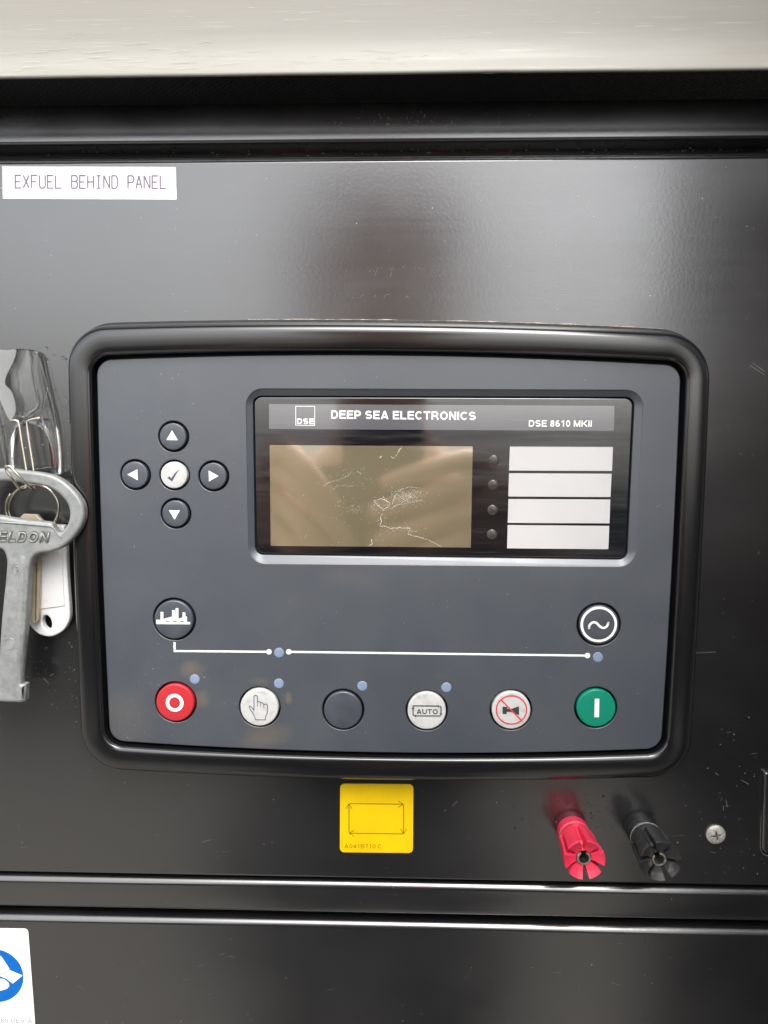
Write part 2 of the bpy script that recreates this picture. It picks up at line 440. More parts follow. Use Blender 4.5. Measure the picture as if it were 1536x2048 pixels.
nz = mm.noise((1, 1, 1), 4, .6, k=60)
mm.color(mm.mix(mm.ramp(nz, .4, .7, 0, 1), (.78, .52, .0), (.70, .45, .0))); m_yellow = mm.m
m_blue = simple('blue_print', (.0, .11, .42), .5, .3, var=.06)
m_yink = simple('brown_thin_ink', (.07, .045, .005), .6, .3)
m_yink2 = simple('faded_ink', (.30, .20, .0), .6, .3)
m_wtext = simple('faded_grey_ink', (.20, .18, .20), .6, .3)
m_redp = simple('red_plastic', (.64, .028, .07), .42, .5, var=.08, vs_=500, sss=.0)
mm = M('dusty_black_plastic').set(rough=.5, spec=.6)
nz = mm.noise((1, 1, .4), 5, .7, k=420)
mm.color(mm.mix(mm.ramp(nz, .56, .8, 0, .35), (.013, .013, .014), (.36, .34, .29))); m_blackp = mm.m
mm = M('plated_steel').set(metal=1, rough=.3, color=(.62, .60, .54))
nz = mm.noise((1, 1, 1), 4, .6, k=900); mm.color(mm.mix(nz, (.45, .43, .38), (.78, .76, .70))); mm.roughness(mm.ramp(nz, .3, .7, .2, .5)); m_steel = mm.m
m_hole = simple('dark_hole', (.01, .01, .008), .7, .3)
mm = M('cast_zinc').set(metal=.35, rough=.5, color=(.4, .41, .40), spec=.5)
nz = mm.noise((1, 1, 1), 5, .7, k=350); n2 = mm.noise((1, 1, 1), 3, .6, k=1800)
c = mm.mix(mm.ramp(nz, .3, .7, 0, 1), (.21, .22, .215), (.32, .33, .325)); c = mm.mix(mm.ramp(n2, .6, .75, 0, .6), c, (.12, .11, .09))
mm.color(c); mm.roughness(mm.ramp(nz, .3, .7, .42, .62)); mm.bump(n2, 3.5e-5); m_zinc = mm.m
m_wire = simple('spring_wire', (.60, .55, .45), .22, .5, metal=1, var=.15)
m_brass = simple('nickel_brass', (.44, .38, .28), .4, .5, metal=.35, var=.15, bump=2e-5)
m_tag = simple('white_plastic_tag', (.62, .62, .62), .3, .5, var=.02)
mm = M('clear_plastic').set(color=(.98, .985, .98), rough=.10, trans=1.0, ior=1.46); mm.bump(mm.noise((1, 1, .6), 3, .6, k=300), 3.5e-5); m_clear = mm.m
m_film = M('frosted_film').set(color=(.66, .67, .66), rough=.45, trans=.7, ior=1.3).m
m_debris = simple('grit', (.12, .11, .095), .8, .3, var=.5, vs_=2000)
m_speck = simple('pale_dust', (.62, .62, .60), .7, .3, var=.1)
m_water = M('water').set(color=(1, 1, 1), rough=.0, trans=1.0, ior=1.33).m
m_scuff = simple('pale_scuff', (.20, .20, .20), .5, .4)
m_mark = simple('dull_mark', (.012, .012, .012), .5, .6)

# ------------------------------------------------------------------ the cabinet
XL, XR = -.42, .42
def extrude_profile(mb, prof, x0=XL, x1=XR, smooth=True, seg=1):
    """prof: [(z,h)] swept along x"""
    loops = []
    for k in range(seg + 1):
        x = x0 + (x1 - x0) * k / seg
        loops.append([V(x, z, h) for z, h in prof])
    mb.rings(loops, closed=False, smooth=smooth)
def arc(cz, ch, r, a0, a1, n=8):
    return [(cz + r * math.sin(math.radians(a0 + (a1 - a0) * k / n)), ch + r * math.cos(math.radians(a0 + (a1 - a0) * k / n))) for k in range(n + 1)]
def Zat(py, h=0.0): return P(812, py, h)[1]
# base coordinates
panel_top, panel_bot = Zat(318), Zat(1759)
# main control panel: sheet with softly folded top and bottom edge
cp = thing('control_panel', 'large glossy black painted panel that the grey controller is set into', 'panel', (0, 0, Z0))
mb = MB(); r = .0012
ctrl_hole = inset(bulged([P(147, 653), P(1412, 668), P(1368, 1540), P(176, 1524)], [.0028, .0008, .0033, .0008], [.016, .018, .016, .018]), .006)
plate(mb, [(XL, panel_top), (XR, panel_top), (XR, panel_bot), (XL, panel_bot)], [ctrl_hole], -.012, 0, rnd(.0011, 4))
mb.build('sheet', m_panel, cp)
# thin folded lip seen along the top of the panel (brightest at its right half)
mb = MB(); zl = Zat(311, -.003)
extrude_profile(mb, arc(zl - .0006, -.0040, .0009, 160, 0, 8) , XL, XR)
mb.build('folded_lip', m_rail, cp)
# rail above
rz0 = Zat(204, -.002); rz1 = Zat(287, .004)
rail = thing('frame_rail', 'black horizontal frame rail with rolled lower ledge above the control panel', 'rail', (0, 0, rz0 + Z0))
mb = MB()
zf = Zat(276, -.002); rn = .0014
prof = [(rz0 + .004, -.03), (rz0 + .004, -.0022), (rz0 - .0006, -.002), (zf + .0035, -.0020), (zf + .0020, -.0019), (zf, -.0017)]
prof += [(zf - rn * math.sin(math.radians(a)), -.0017 - rn + rn * math.cos(math.radians(a))) for a in range(10, 91, 10)]
prof += [(prof[-1][0], -.02)]
extrude_profile(mb, prof); mb.build('profile', m_rail, rail)
# dark rebate between rail and panel
mb = MB(); mb.add([V(XL, Zat(270), -.012), V(XR, Zat(270), -.012), V(XR, Zat(330), -.012), V(XL, Zat(330), -.012)], [[0, 1, 2, 3]])
mb.build('rebate', m_strip, rail)
# dark woven lining glued to the underside of the canopy
zc = Zat(146.5, .0222)
mb = MB()
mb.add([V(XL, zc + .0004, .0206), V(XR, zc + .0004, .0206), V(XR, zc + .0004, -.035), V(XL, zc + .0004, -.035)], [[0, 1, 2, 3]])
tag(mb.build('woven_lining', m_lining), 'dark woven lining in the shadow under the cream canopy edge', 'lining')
ce = thing('canopy_edge', 'cream painted steel edge with dirt streaks along the top of the photo', 'canopy edge', (0, -.02, zc + Z0))
mb = MB()
prof = [(zc + .003, .0200), (zc + .0003, .0206), (zc, .0212), (zc, .0219), (zc + .0003, .0222), (zc + .0010, .0222), (zc + .0022, .0217), (zc + .0040, .0208), (zc + .0065, .0198), (zc + .0095, .0190), (zc + .013, .0186), (zc + .017, .0185), (zc + .024, .0187), (zc + .035, .0192), (zc + .08, .022)]
def hcream(z):
    for (z0_, h0_), (z1_, h1_) in zip(prof[4:], prof[5:]):
        if z0_ <= z <= z1_: return h0_ + (h1_ - h0_) * (z - z0_) / (z1_ - z0_)
    return .0222
extrude_profile(mb, prof, seg=60)
for i, v in enumerate(mb.v):
    mb.v[i] = (v[0], v[1], v[2] + .00025 * mnoise.noise(Vector((v[0] * 18, 0, 3))) + .00012 * mnoise.noise(Vector((v[0] * 90, 0, 7))))
mb.build('sheet', m_cream, ce)
# scratches on the cream edge
mb = MB()
for k in range(150):
    px = random.uniform(0, 1536); py = random.choice((random.gauss(122, 12), random.gauss(118, 14), random.uniform(5, 140)))
    if not 3 < py < 141: continue
    L = random.uniform(5, 60); h = .020
    hh = hcream(Zat(py, hcream(Zat(py, h)))) + .00003
    x0, z0 = P(px, py, hh); x1 = x0 + L * S(hh)
    ribbon(mb, [(x0 + (x1 - x0) * t, z0 + random.uniform(-1, 1) * .00008 + (x1 - x0) * t * random.uniform(-.03, .06)) for t in (0, .3, .7, 1)], random.uniform(.00004, .00013), hh)
mb.build('scratches', simple('bright_scratch', (.42, .41, .37), .35, .6), ce, kind='stuff')
# strip below the panel and lower panel : rounded upper edges catch the sky
def lower_piece(name, label, cat, ytopL, ybotL, mat, h=0.0, deep=.02, rr=.0030):
    zt = Zat(ytopL); zb = Zat(ybotL) if ybotL else -.6
    t = thing(name, label, cat, (0, 0, zt + Z0)); mb = MB()
    prof = [(zt, h - deep), (zt, h - rr)] + arc(zt - rr, h - rr, rr, 90, 0, 10)[1:] + [(zb + rr, h)] + arc(zb + rr, h - rr, rr, 0, -90, 6)[1:] + [(zb, h - deep)]
    extrude_profile(mb, prof); mb.build('sheet', mat, t); return t
lower_piece('cover_strip', 'narrow black strip in the seam between control panel and lower panel', 'trim strip', 1767, 1833, m_strip)
lp = lower_piece('lower_panel', 'plain glossy black panel filling the bottom of the photo', 'panel', 1847, None, m_panel)
mb = MB(); g = Zat(1750); g2 = Zat(1880)
mb.add([V(XL, g + .01, -.010), V(XR, g + .01, -.010), V(XR, g2, -.010), V(XL, g2, -.010)], [[0, 1, 2, 3]])
tag(mb.build('seam_backing', m_gap), 'black backing at the bottom of the two dirty seams', 'backing')
mb = MB()
def lump(mb, x, z, h, r, squash=1.0):
    n = 5; top = V(x, z, h + r * .7)
    a0 = random.uniform(0, 6)
    base = [V(x + r * random.uniform(.6, 1.3) * math.cos(a0 + 2 * PI * k / n) * squash, z + r * random.uniform(.6, 1.2) * math.sin(a0 + 2 * PI * k / n), h) for k in range(n)]
    mb.add(base + [top], [[k, (k + 1) % n, n] for k in range(n)])
for (ya, yb, cnt) in ((1750, 1757, 420), (1836, 1847, 1300), (290, 309, 110)):
    for k in range(cnt):
        px = random.uniform(-20, 1560)
        if ya > 1500 and mnoise.noise(Vector((px * .02, ya, 0))) < -.25 and random.random() < .8: continue
        slope = (px - 812) * (.0175 if ya > 1500 else .001)
        x, z = P(px, random.uniform(ya, yb) + slope, -.006)
        lump(mb, x, z, -.0075, random.uniform(.00012, .00042), random.uniform(1, 2.4))
tag(mb.build('grit', m_debris), 'pale grit and crumbs caught in the seams between the black panels', 'grit', kind='stuff')
# black edge with a rounded lower end at the right border
sp = thing('side_latch', 'black latch plate with a grimy rounded end at the right border', 'latch', V(*P(1540, 1620, 0), 0))
mb = MB(); L = rrect(PP([(1529, 1545), (1640, 1545), (1640, 1708), (1524, 1706)], .002), [.001, .002, .002, .0025], 6)
plate(mb, L, (), 0, .0022, rnd(.0008)); mb.build('plate', m_rail, sp)
mb = MB(); pts = [V(*P(a, b, .0003), .0003) for a, b in ((1528, 1545), (1525, 1600), (1522, 1650), (1521, 1690), (1523, 1702), (1530, 1710), (1545, 1712))]
tube(mb, smooth_loop(pts, 5, False), [.00025 + .00012 * abs(mnoise.noise(Vector((k * .7, 0, 0)))) for k in range(31)], 6); mb.build('grime_line', simple('dark_grime', (.10, .095, .08), .7, .3, var=.5, vs_=900), sp)

# ------------------------------------------------------------------ generator controller
ctr = thing('generator_controller', 'generator controller with grey push button face set in a black bowed frame', 'controller', V(*P(780, 1100), 0))
HF = .0080                                    # fascia height above panel
out0 = bulged([P(147, 653), P(1412, 668), P(1368, 1540), P(176, 1524)], [.0028, .0008, .0033, .0008], [.016, .018, .016, .018])
fas = bulged([P(193, 720, HF), P(1362, 731, HF), P(1322, 1497, HF), P(220, 1481, HF)], [.0028, .0006, .0033, .0006], [.0058, .0058, .0058, .0058])
inn = inset(fas, -.0013)
def lerp(A, B, t): return [(a[0] + (b[0] - a[0]) * t, a[1] + (b[1] - a[1]) * t) for a, b in zip(A, B)]
mb = MB()
prof = [(0, -.003), (0, .0008), (.012, .0022), (.035, .0042), (.075, .0064), (.13, .0084), (.20, .0099), (.28, .0108), (.37, .0112), (.47, .01125), (.60, .0112), (.75, .0111), (.88, .0109), (.945, .0107), (.975, .0104), (.992, .0098), (1.0, .0090), (1.0, .003)]
mb.rings([[V(x, z, h) for x, z in lerp(out0, inn, s)] for s, h in prof])
mb.build('frame', m_bezel, ctr)
mb = MB(); og = inset(out0, -.0009)
mb.rings([[V(x, z, h) for x, z in L] for L, h in ((og, .00005), (og, .0005), (inset(out0, -.0006), .0009), (inset(out0, .0004), .0009))])
mb.build('gasket', m_gap, ctr)
mb = MB(); fill(mb, [inset(inn, -.0005)], .0042); mb.build('gap_floor', m_gap, ctr)
# residue bead round part of the frame
mb = MB(); N = len(out0)
def bead_run(p0, p1, off=-.0010, r=.00035):
    # part of the outline between two pixel positions
    A = Vector(P(*p0)); B = Vector(P(*p1)); bb = inset(out0, off)
    i0 = min(range(N), key=lambda i: (Vector(bb[i]) - A).length); i1 = min(range(N), key=lambda i: (Vector(bb[i]) - B).length)
    if i1 < i0: i1 += N
    pts = []
    for i in range(i0, i1):
        a, b = bb[i % N], bb[(i + 1) % N]
        for t in (0, .25, .5, .75): pts.append(V(a[0] + (b[0] - a[0]) * t, a[1] + (b[1] - a[1]) * t, .0003))
    rs = [max(.00004, r * (.5 + 1.3 * mnoise.noise(Vector((p[0] * 180, p[2] * 180, 1))))) for p in pts]
    tube(mb, pts, rs, 5)
bead_run((470, 643), (1330, 660)); mb.build('sealant_bead', m_bead, ctr); mb = MB(); bead_run((172, 1450), (152, 930), -.0008, .00042)
mb.build('sealant_bead', m_bead, ctr)
# buttons and lamps: centres in photo pixels
BTN = [(347, 873, 31, 'up'), (270.8, 949.5, 31, 'left'), (349, 950, 31, 'tick'), (427.3, 952, 31, 'right'), (351.7, 1026.8, 31, 'down'),
       (348.6, 1238.2, 44.3, 'mains'), (1197.6, 1248.8, 44.3, 'generator'),
       (351.3, 1404, 43.6, 'stop'), (519.3, 1413.5, 43.6, 'hand'), (686.3, 1419, 43.6, 'blank'), (853.4, 1420.3, 43.6, 'auto'), (1021.9, 1419.2, 43.6, 'mute'), (1191.6, 1415, 43.6, 'start')]
LAMP = [(558.2, 1305.3), (389.3, 1358.4), (557.6, 1366.8), (724.6, 1371.8), (892.6, 1374.7), (1195.8, 1314.3)]
holes = [circle(*P(x, y, HF), rr * S(HF), 56) for x, y, rr, k in BTN]
rec = rrect(PP([(492, 778), (1287, 781), (1270, 1132.5), (498, 1126)], HF), .0065, 10)
mb = MB(); plate(mb, fas, holes + [rec], .004, HF, ((.00035, 0), (.0001, .0001), (0, .00035)))
mb.build('fascia', m_fascia, ctr)
# recess slope round the window
HW = .0058
win = rrect(PP([(508, 793.5), (1266.5, 796), (1251.5, 1117), (512.5, 1107)], HW), .0030, 10)
winh = inset(win, -.00035)
mb = MB()
mb.rings([[V(x, z, h) for x, z in L] for L, h in ((inset(rec, -.0003), HF - .0002), (rec, HF - .0003), (lerp(rec, winh, .96), HW + .0007), (winh, HW + .0003), (winh, HW - .002))], smooth=False)
mb.build('window_surround', m_fascia, ctr)
wd = MB(); plate(wd, win, (), HW - .002, HW + .0002, rnd(.0005, 3)); wobj = wd.build('display_window', m_window, ctr)
HP = HW + .0002
def sheet(name, pts, h, mat, parent, r=None, **pr):
    mb = MB(); L = PP(pts, h)
    if r: L = rrect(L, r, 6)
    mb.add([V(x, z, h) for x, z in L], [list(range(len(L)))]); return mb.build(name, mat, parent, **pr)
sheet('header_band', [(538, 808), (1229, 811.6), (1227.6, 861.7), (538, 858)], HP + .00006, m_header, wobj)
sheet('screen', [(539.3, 890), (945.4, 892.7), (941.7, 1095), (541.5, 1091.7)], HP + .00006, m_lcd, wobj, label='blank olive screen with white cracks')
mb = MB()
ribbon(mb, PP([(591.5, 812.5), (629.5, 812.7), (629.3, 850.8), (591.5, 850.5)], HP + .0001), .00022, HP + .00012, closed=True)
mb.build('logo_frame', m_white, wobj)
text('DSE', (593.8, 848), (628, 848.2), 11, HP + .00013, m_white, wobj, bold=.20, name='logo_lettering')
text('DEEP SEA ELECTRONICS', (662, 837.2), (951.5, 840.2), 16.3, HP + .00013, m_white, wobj, bold=.185)
text('DSE 8610 MKII', (1057.3, 853.2), (1183.6, 853.6), 12.6, HP + .00013, m_white, wobj, bold=.17)
for q in ([(1019.9, 893.2), (1226, 894), (1224, 941.7), (1018, 941)], [(1017.9, 946.5), (1223.3, 947.4), (1221, 994), (1016.7, 993)],
          [(1017, 998), (1220.7, 999), (1219, 1046.8), (1015.3, 1045.7)], [(1015.3, 1050), (1218.5, 1051.7), (1216.7, 1098.4), (1014.2, 1096.7)]):
    sheet('label_card', q, HP + .00006, m_insert, wobj)
for (x, y) in ((988, 920.7), (986.4, 970), (985.2, 1020), (984, 1069)):
    mb = MB(); cx, cz = P(x, y, HP); R = 10.3 * S(HP)
    lathe(mb, cx, cz, [(R, HP + .00002), (R * .96, HP + .00010), (R * .8, HP + .0002), (R * .5, HP + .0003), (R * .15, HP + .00034)], 28)
    mb.build('indicator_led', m_led, wobj)
# white residue / cracks on the screen
HR = HP + .00014
mb = MB()
def Q(L): return [(480 + a / 3.657, 760 + b / 3.657) for a, b in L]
def jag(L, wd, amp=1.2, step=3.0):
    pts = []
    for (a, b) in zip(L[:-1], L[1:]):
        n = max(1, int(math.hypot(b[0] - a[0], b[1] - a[1]) / step))
        for k in range(n):
            t = k / n; pts.append((a[0] + (b[0] - a[0]) * t + random.uniform(-amp, amp), a[1] + (b[1] - a[1]) * t + random.uniform(-amp, amp)))
    pts.append(L[-1])
    for i in range(len(pts) - 1):
        ribbon(mb, PP([pts[i], pts[i + 1]], HR), wd * random.uniform(.2, .95), HR + random.uniform(0, .00003))
jag(Q([(1185, 490), (1165, 510), (1150, 545), (1125, 570), (1105, 560)]), .00028); jag(Q([(1035, 555), (1022, 570)]), .0004, .5)
jag(Q([(610, 775), (660, 745), (740, 725), (790, 700), (830, 655)]), .00014); jag(Q([(860, 665), (885, 690)]), .0002); jag(Q([(560, 645), (610, 620)]), .0001); jag(Q([(680, 800), (710, 770), (830, 775)]), .0001)
jag(Q([(1050, 850), (1065, 880), (1100, 900), (1085, 930), (1045, 945), (1010, 920), (980, 885), (1030, 870), (1075, 880)]), .00028)
jag(Q([(1300, 790), (1230, 785), (1180, 800), (1130, 850), (1115, 910)]), .0002); jag(Q([(1335, 885), (1290, 885), (1220, 905), (1150, 915), (1100, 940)]), .00018)
jag(Q([(1040, 985), (1025, 1010), (1035, 1040), (1020, 1070), (1060, 1068), (1100, 1088), (1150, 1080), (1245, 1082)]), .00034); jag(Q([(1245, 1085), (1230, 1130), (1300, 1145), (1380, 1170), (1430, 1195), (1475, 1222)]), .00026)
jag(Q([(1230, 1105), (1295, 1105)]), .0002); jag(Q([(960, 1165), (970, 1195), (945, 1212)]), .0004, .8); 
jag(Q([(470, 1155), (495, 1125)]), .0001); 
for (cx, cy, sx, sy, n) in ((1210, 850, 55, 32, 300), (1270, 850, 50, 30, 50), (830, 945, 35, 18, 45), (1060, 915, 60, 35, 90), (740, 895, 20, 20, 14), (700, 1015, 40, 14, 12), (770, 700, 120, 45, 50), (1060, 1030, 40, 50, 40), (1180, 1100, 90, 30, 50), (900, 900, 330, 240, 60)):
    for k in range(n):
        x, y = Q([(random.gauss(cx, sx), random.gauss(cy, sy))])[0]
        if not (542 < x < 940 and 893 < y < 1090): continue
        a = random.uniform(0, PI); l = random.uniform(.5, 2.6); 
        ribbon(mb, PP([(x, y), (x + l * math.cos(a), y + l * math.sin(a) * .6)], HR), random.uniform(.00005, .00014), HR + random.uniform(0, .00003))
mb.build('crack', m_residue, wobj, kind='stuff', label='white cracks and scale over the screen')
# button bodies
def button(x, y, rr, mat, label):
    cx, cz = P(x, y, HF); R = (rr - 4.2) * S(HF)
    mb = MB(); t = .0089
    lathe(mb, cx, cz, [(R, .0042), (R, t - .0004), (R * .985, t - .00018), (R * .96, t - .00004), (R * .92, t), (R * .5, t + .00003)], 56)
    return mb.build('push_button', mat, ctr, label=label), t + .00014
cfg = {'up': (m_button, 'charcoal button with a white up arrow'), 'down': (m_button, 'charcoal button with a white down arrow'), 'left': (m_button, 'charcoal button with a white left arrow'),
       'right': (m_button, 'charcoal button with a white right arrow'), 'tick': (m_wbtn, 'white button with a grey tick'), 'mains': (m_button, 'charcoal button with a white power plant skyline'),
       'generator': (m_button, 'charcoal button with a white ring and wave'), 'stop': (m_red, 'red stop button with a white O'), 'hand': (m_wbtn, 'worn white button with a pointing hand'),
       'blank': (m_button, 'blank charcoal button'), 'auto': (m_wbtn, 'worn white button lettered AUTO'), 'mute': (m_wbtn, 'white button with a crossed out horn'), 'start': (m_green, 'green start button with a white bar')}
for (x, y, rr, kind) in BTN:
    mat, lab = cfg[kind]
    b, h = button(x, y, rr, mat, lab)
    # icon space: pixels around the centre, as seen on the button top
    def I(L, s=1.0, ox=0, oy=0, h=h): return [P(x + (a + ox) * s, y + (c_ + oy) * s, h) for a, c_ in L]
    mb = MB()
    def poly(L, hh=h):
        n = len(L); mb.add([V(a, c_, hh) for a, c_ in L], [list(range(n))])
    px2m = S(h)
    if kind == 'up': poly(I([(-14, 7), (8.5, 7.3), (-3, -12.5)])); 
    elif kind == 'left': poly(I([(-16, -.5), (4.5, 11), (4, -11)]))
    elif kind == 'right': poly(I([(-10, -11), (9.5, 0), (-9.5, 11)]))
    elif kind == 'down': poly(I([(-14, -6.3), (8.3, -6.5), (-2.5, 12.5)]))
    elif kind == 'tick': poly(I([(-14.5, 5.5), (-10, 2.5), (-6.5, 7), (0, -3), (10, -11.5), (3, -2), (-5, 13), (-10, 9)]))
    elif kind == 'mains':
        K = lambda L: I([((a - 310) / 4.518, (c_ - 263) / 4.518) for a, c_ in L])
        poly(K([(148, 268), (453, 290), (453, 310), (148, 308)])); 
        for L in ([(186, 198), (211, 198), (211, 275), (186, 275)], [(211, 262), (290, 240), (290, 285), (211, 285)], [(290, 182), (314, 182), (314, 285), (290, 285)], [(322, 163), (347, 163), (348, 285), (320, 285)],
                  [(314, 240), (322, 240), (322, 285), (314, 285)], [(348, 262), (385, 246), (385, 290), (348, 285)], [(385, 202), (410, 202), (410, 240), (424, 240), (424, 292), (385, 290)]): poly(K(L), h + random.uniform(.00001, .00004))
        ic = mb.build('symbol', m_white, b); mb = MB()
        for a0 in (232, 297, 362): poly(K([(a0, 279), (a0 + 36, 279), (a0 + 36, 287), (a0, 287)]), h + .00008)
        mb.build('symbol', m_button, b); continue
    elif kind == 'generator':
        ribbon(mb, circle(*P(x, y, h), 34.2 * px2m, 64), 5 * px2m, h, closed=True)
        pts = []
        for k in range(25):
            t = k / 24; pts.append((-19.5 + 39 * t, -6.5 * math.sin(2 * PI * t * .97 + .12) + (5.5 - 11 * t) * .55 + (3.5 if t < .04 else 0) * 1))
        pts = smooth_loop([(-19.5, 7), (-18, 1), (-12, -4), (-5, -3), (2, 4), (9, 7), (16, 4), (19, -3)], 5, False)
        ribbon(mb, I(pts), 4.6 * px2m, h); disc(mb, *I([(-19.5, 7)])[0], 2.3 * px2m, h); disc(mb, *I([(19, -3)])[0], 2.3 * px2m, h)
    elif kind == 'stop':
        ribbon(mb, circle(*P(x - 2, y + 1.5, h), 15 * px2m, 48, 15.6 * px2m), 7.2 * px2m, h, closed=True)
    elif kind == 'start': poly(I([(-3.2, -18.5), (5.8, -18.5), (5.2, 18.5), (-4, 18.5)], 1.0, 1.2, 1))
    elif kind == 'hand':
        K = lambda L: [((a - 1081) / 4.518, (c_ - 1055) / 4.518) for a, c_ in L]
        L1 = [(1032, 1090), (1010, 1060), (990, 1048), (987, 1060), (1000, 1085), (1022, 1115), (1045, 1172), (1132, 1174), (1134, 1145), (1150, 1110), (1152, 1040), (1140, 1030), (1118, 1035), (1115, 1030), (1108, 1020), (1088, 1018), (1085, 1012), (1075, 1008), (1060, 1012), (1060, 960), (1045, 950), (1030, 960), (1030, 1090)]
        ribbon(mb, I(K(L1)), 1.6 * px2m, h)
        for L in ([(1060, 1010), (1060, 1052)], [(1088, 1018), (1088, 1056)], [(1118, 1034), (1118, 1062)]): ribbon(mb, I(K(L)), 1.1 * px2m, h)
        mb.build('symbol', m_ink, b); continue
    elif kind == 'auto':
        K = lambda L: [((a - 1145) / 4.518, (c_ - 453) / 4.518) for a, c_ in L]
        for L in ([(1022, 440), (1022, 414), (1245, 416)], [(1262, 418), (1275, 425), (1274, 480)], [(1272, 505), (1045, 505)], [(1030, 503), (1022, 495), (1022, 440)]): ribbon(mb, I(K(L)), 2.3 * px2m, h)
        for L in ([(1245, 404), (1262, 416), (1245, 430)], [(1262, 480), (1287, 482), (1272, 502)], [(1048, 492), (1028, 505), (1048, 518)], [(1008, 442), (1022, 425), (1036, 442)]): poly(I(K(L)), h + .00002)
        mb.build('symbol', m_dark, b)
        text('AUTO', (x - 20.3, y + 7.5), (x + 22, y + 7.8), 10.2, h + .00002, m_dark, b, bold=.16); continue
    elif kind == 'mute':
        K = lambda L: [((a - 412) / 4.042, (c_ - 967) / 4.042) for a, c_ in L]
        poly(I(K([(344, 943), (383, 945), (383, 960), (412, 962), (478, 940), (478, 1012), (412, 985), (378, 985), (378, 1003), (344, 1003)])))
        mb.build('symbol', m_dark, b); mb = MB()
        ribbon(mb, circle(*P(x + 1, y + .5, h), 31 * px2m, 64, 30 * px2m), 2.6 * px2m, h + .00005, closed=True)
        ribbon(mb, I(K([(333, 888), (502, 1058)])), 2.6 * px2m, h + .0001)
        mb.build('symbol', m_redink, b); continue
    if kind != 'blank': mb.build('symbol', m_ink if kind == 'tick' else m_white, b)
for (x, y) in LAMP:
    cx, cz = P(x, y, HF); R = 10.2 * S(HF); mb = MB()
    lathe(mb, cx, cz, [(R, HF + .00001), (R * .97, HF + .00008), (R * .9, HF + .00011), (R * .4, HF + .00014)], 32); mb.build('status_lamp', m_lamp, ctr)
HL = HF + .00006; lw = 4.2 * S(HL)
mb = MB(); ribbon(mb, PP([(349, 1284), (349.3, 1302), (537, 1303.6)], HL), lw, HL); disc(mb, *P(537.8, 1303.6, HL), 5.6 * S(HL), HL + .00003); mb.build('white_line', m_white, ctr)
mb = MB(); ribbon(mb, PP([(577, 1303.6), (1174.5, 1311.2)], HL), lw, HL); disc(mb, *P(577.6, 1303.6, HL), 5.6 * S(HL), HL + .00003); disc(mb, *P(1174.8, 1311, HL), 5.6 * S(HL), HL + .00003); mb.build('white_line', m_white, ctr)

# ------------------------------------------------------------------ labels and stickers
def sticker(name, label, cat, pts, r, mat, h=.00012):
    t = thing(name, label, cat, V(*P(sum(p[0] for p in pts) / 4, sum(p[1] for p in pts) / 4), 0))
    mb = MB(); L = rrect(PP(pts, h), r, 8); plate(mb, L, (), .00001, h, ((.00004, 0), (0, .00004))); mb.build('backing', mat, t); return t
t = sticker('paper_label', 'white printed label reading EXFUEL BEHIND PANEL at the upper left', 'label', [(4, 332), (352, 333.5), (353.5, 399.5), (5.5, 397.5)], .0003, m_paper)
# narrow dot-matrix style capitals drawn as strokes on a 4 x 6 grid
GL = {'E': [[(4, 6), (0, 6), (0, 0), (4, 0)], [(0, 3), (3.2, 3)]], 'X': [[(0, 6), (4, 0)], [(0, 0), (4, 6)]], 'F': [[(4, 6), (0, 6), (0, 0)], [(0, 3), (3.2, 3)]],
      'U': [[(0, 6), (0, 1), (1, 0), (3, 0), (4, 1), (4, 6)]], 'L': [[(0, 6), (0, 0), (4, 0)]], 'B': [[(0, 0), (0, 6)], [(0, 6), (3, 6), (4, 5), (4, 4), (3, 3.2), (0, 3.2)], [(3, 3.2), (4, 2.4), (4, .9), (3, 0), (0, 0)]],
      'H': [[(0, 0), (0, 6)], [(4, 0), (4, 6)], [(0, 3), (4, 3)]], 'I': [[(2, 0), (2, 6)], [(.8, 6), (3.2, 6)], [(.8, 0), (3.2, 0)]], 'N': [[(0, 0), (0, 6)], [(0, 6), (4, 0)], [(4, 0), (4, 6)]],
      'D': [[(0, 0), (0, 6)], [(0, 6), (2.6, 6), (4, 4.6), (4, 1.4), (2.6, 0), (0, 0)]], 'P': [[(0, 0), (0, 6)], [(0, 6), (3, 6), (4, 5), (4, 3.8), (3, 2.8), (0, 2.8)]], 'A': [[(0, 0), (2, 6)], [(2, 6), (4, 0)], [(.8, 2), (3.2, 2)]]}
mb = MB(); X0, X1, YB, YT = 30.5, 332, 376, 350.8
STN = 0; s_ = 'EXFUEL BEHIND PANEL'; pitch = (X1 - X0 + 4.6) / len(s_)
for i, ch in enumerate(s_):
    for st_ in GL.get(ch, []):
        L = [(X0 + i * pitch + a * (pitch - 4.6) / 4, YB - b_ / 6 * (YB - YT) + i * .06) for a, b_ in st_]
        STN += 1; ribbon(mb, PP(L, .00016), 2.3 * S(), .00014 + .000012 * (STN % 5))
mb.build('lettering', simple('purple_ribbon_ink', (.20, .15, .25), .6, .3, var=.3, vs_=2500), t)
t = sticker('arrow_sticker', 'small yellow sticker with four thin arrows forming a rectangle', 'sticker', [(680.3, 1567.2), (826.8, 1568.3), (826, 1706.3), (679.6, 1704.6)], .0019, m_yellow)
C4 = [(698, 1607.2), (807.2, 1608.5), (807.2, 1668), (698, 1666.4)]
for (a, b_) in ((0, 1), (1, 2), (2, 3), (3, 0)):
    mb = MB(); A, B = Vector(C4[a]), Vector(C4[b_]); d = (B - A).normalized(); n_ = Vector((-d.y, d.x)); A2 = A + d * 1.5
    ribbon(mb, PP([tuple(A2), tuple(B)], .00016), 1.5 * S(), .00016)
    for s2 in (-1, 1): ribbon(mb, PP([tuple(B - d * .4), tuple(B - d * 10.5 + n_ * s2 * 6.2)], .00018), 1.2 * S(), .00018 + .00001 * s2)
    mb.build('arrow', m_yink, t)
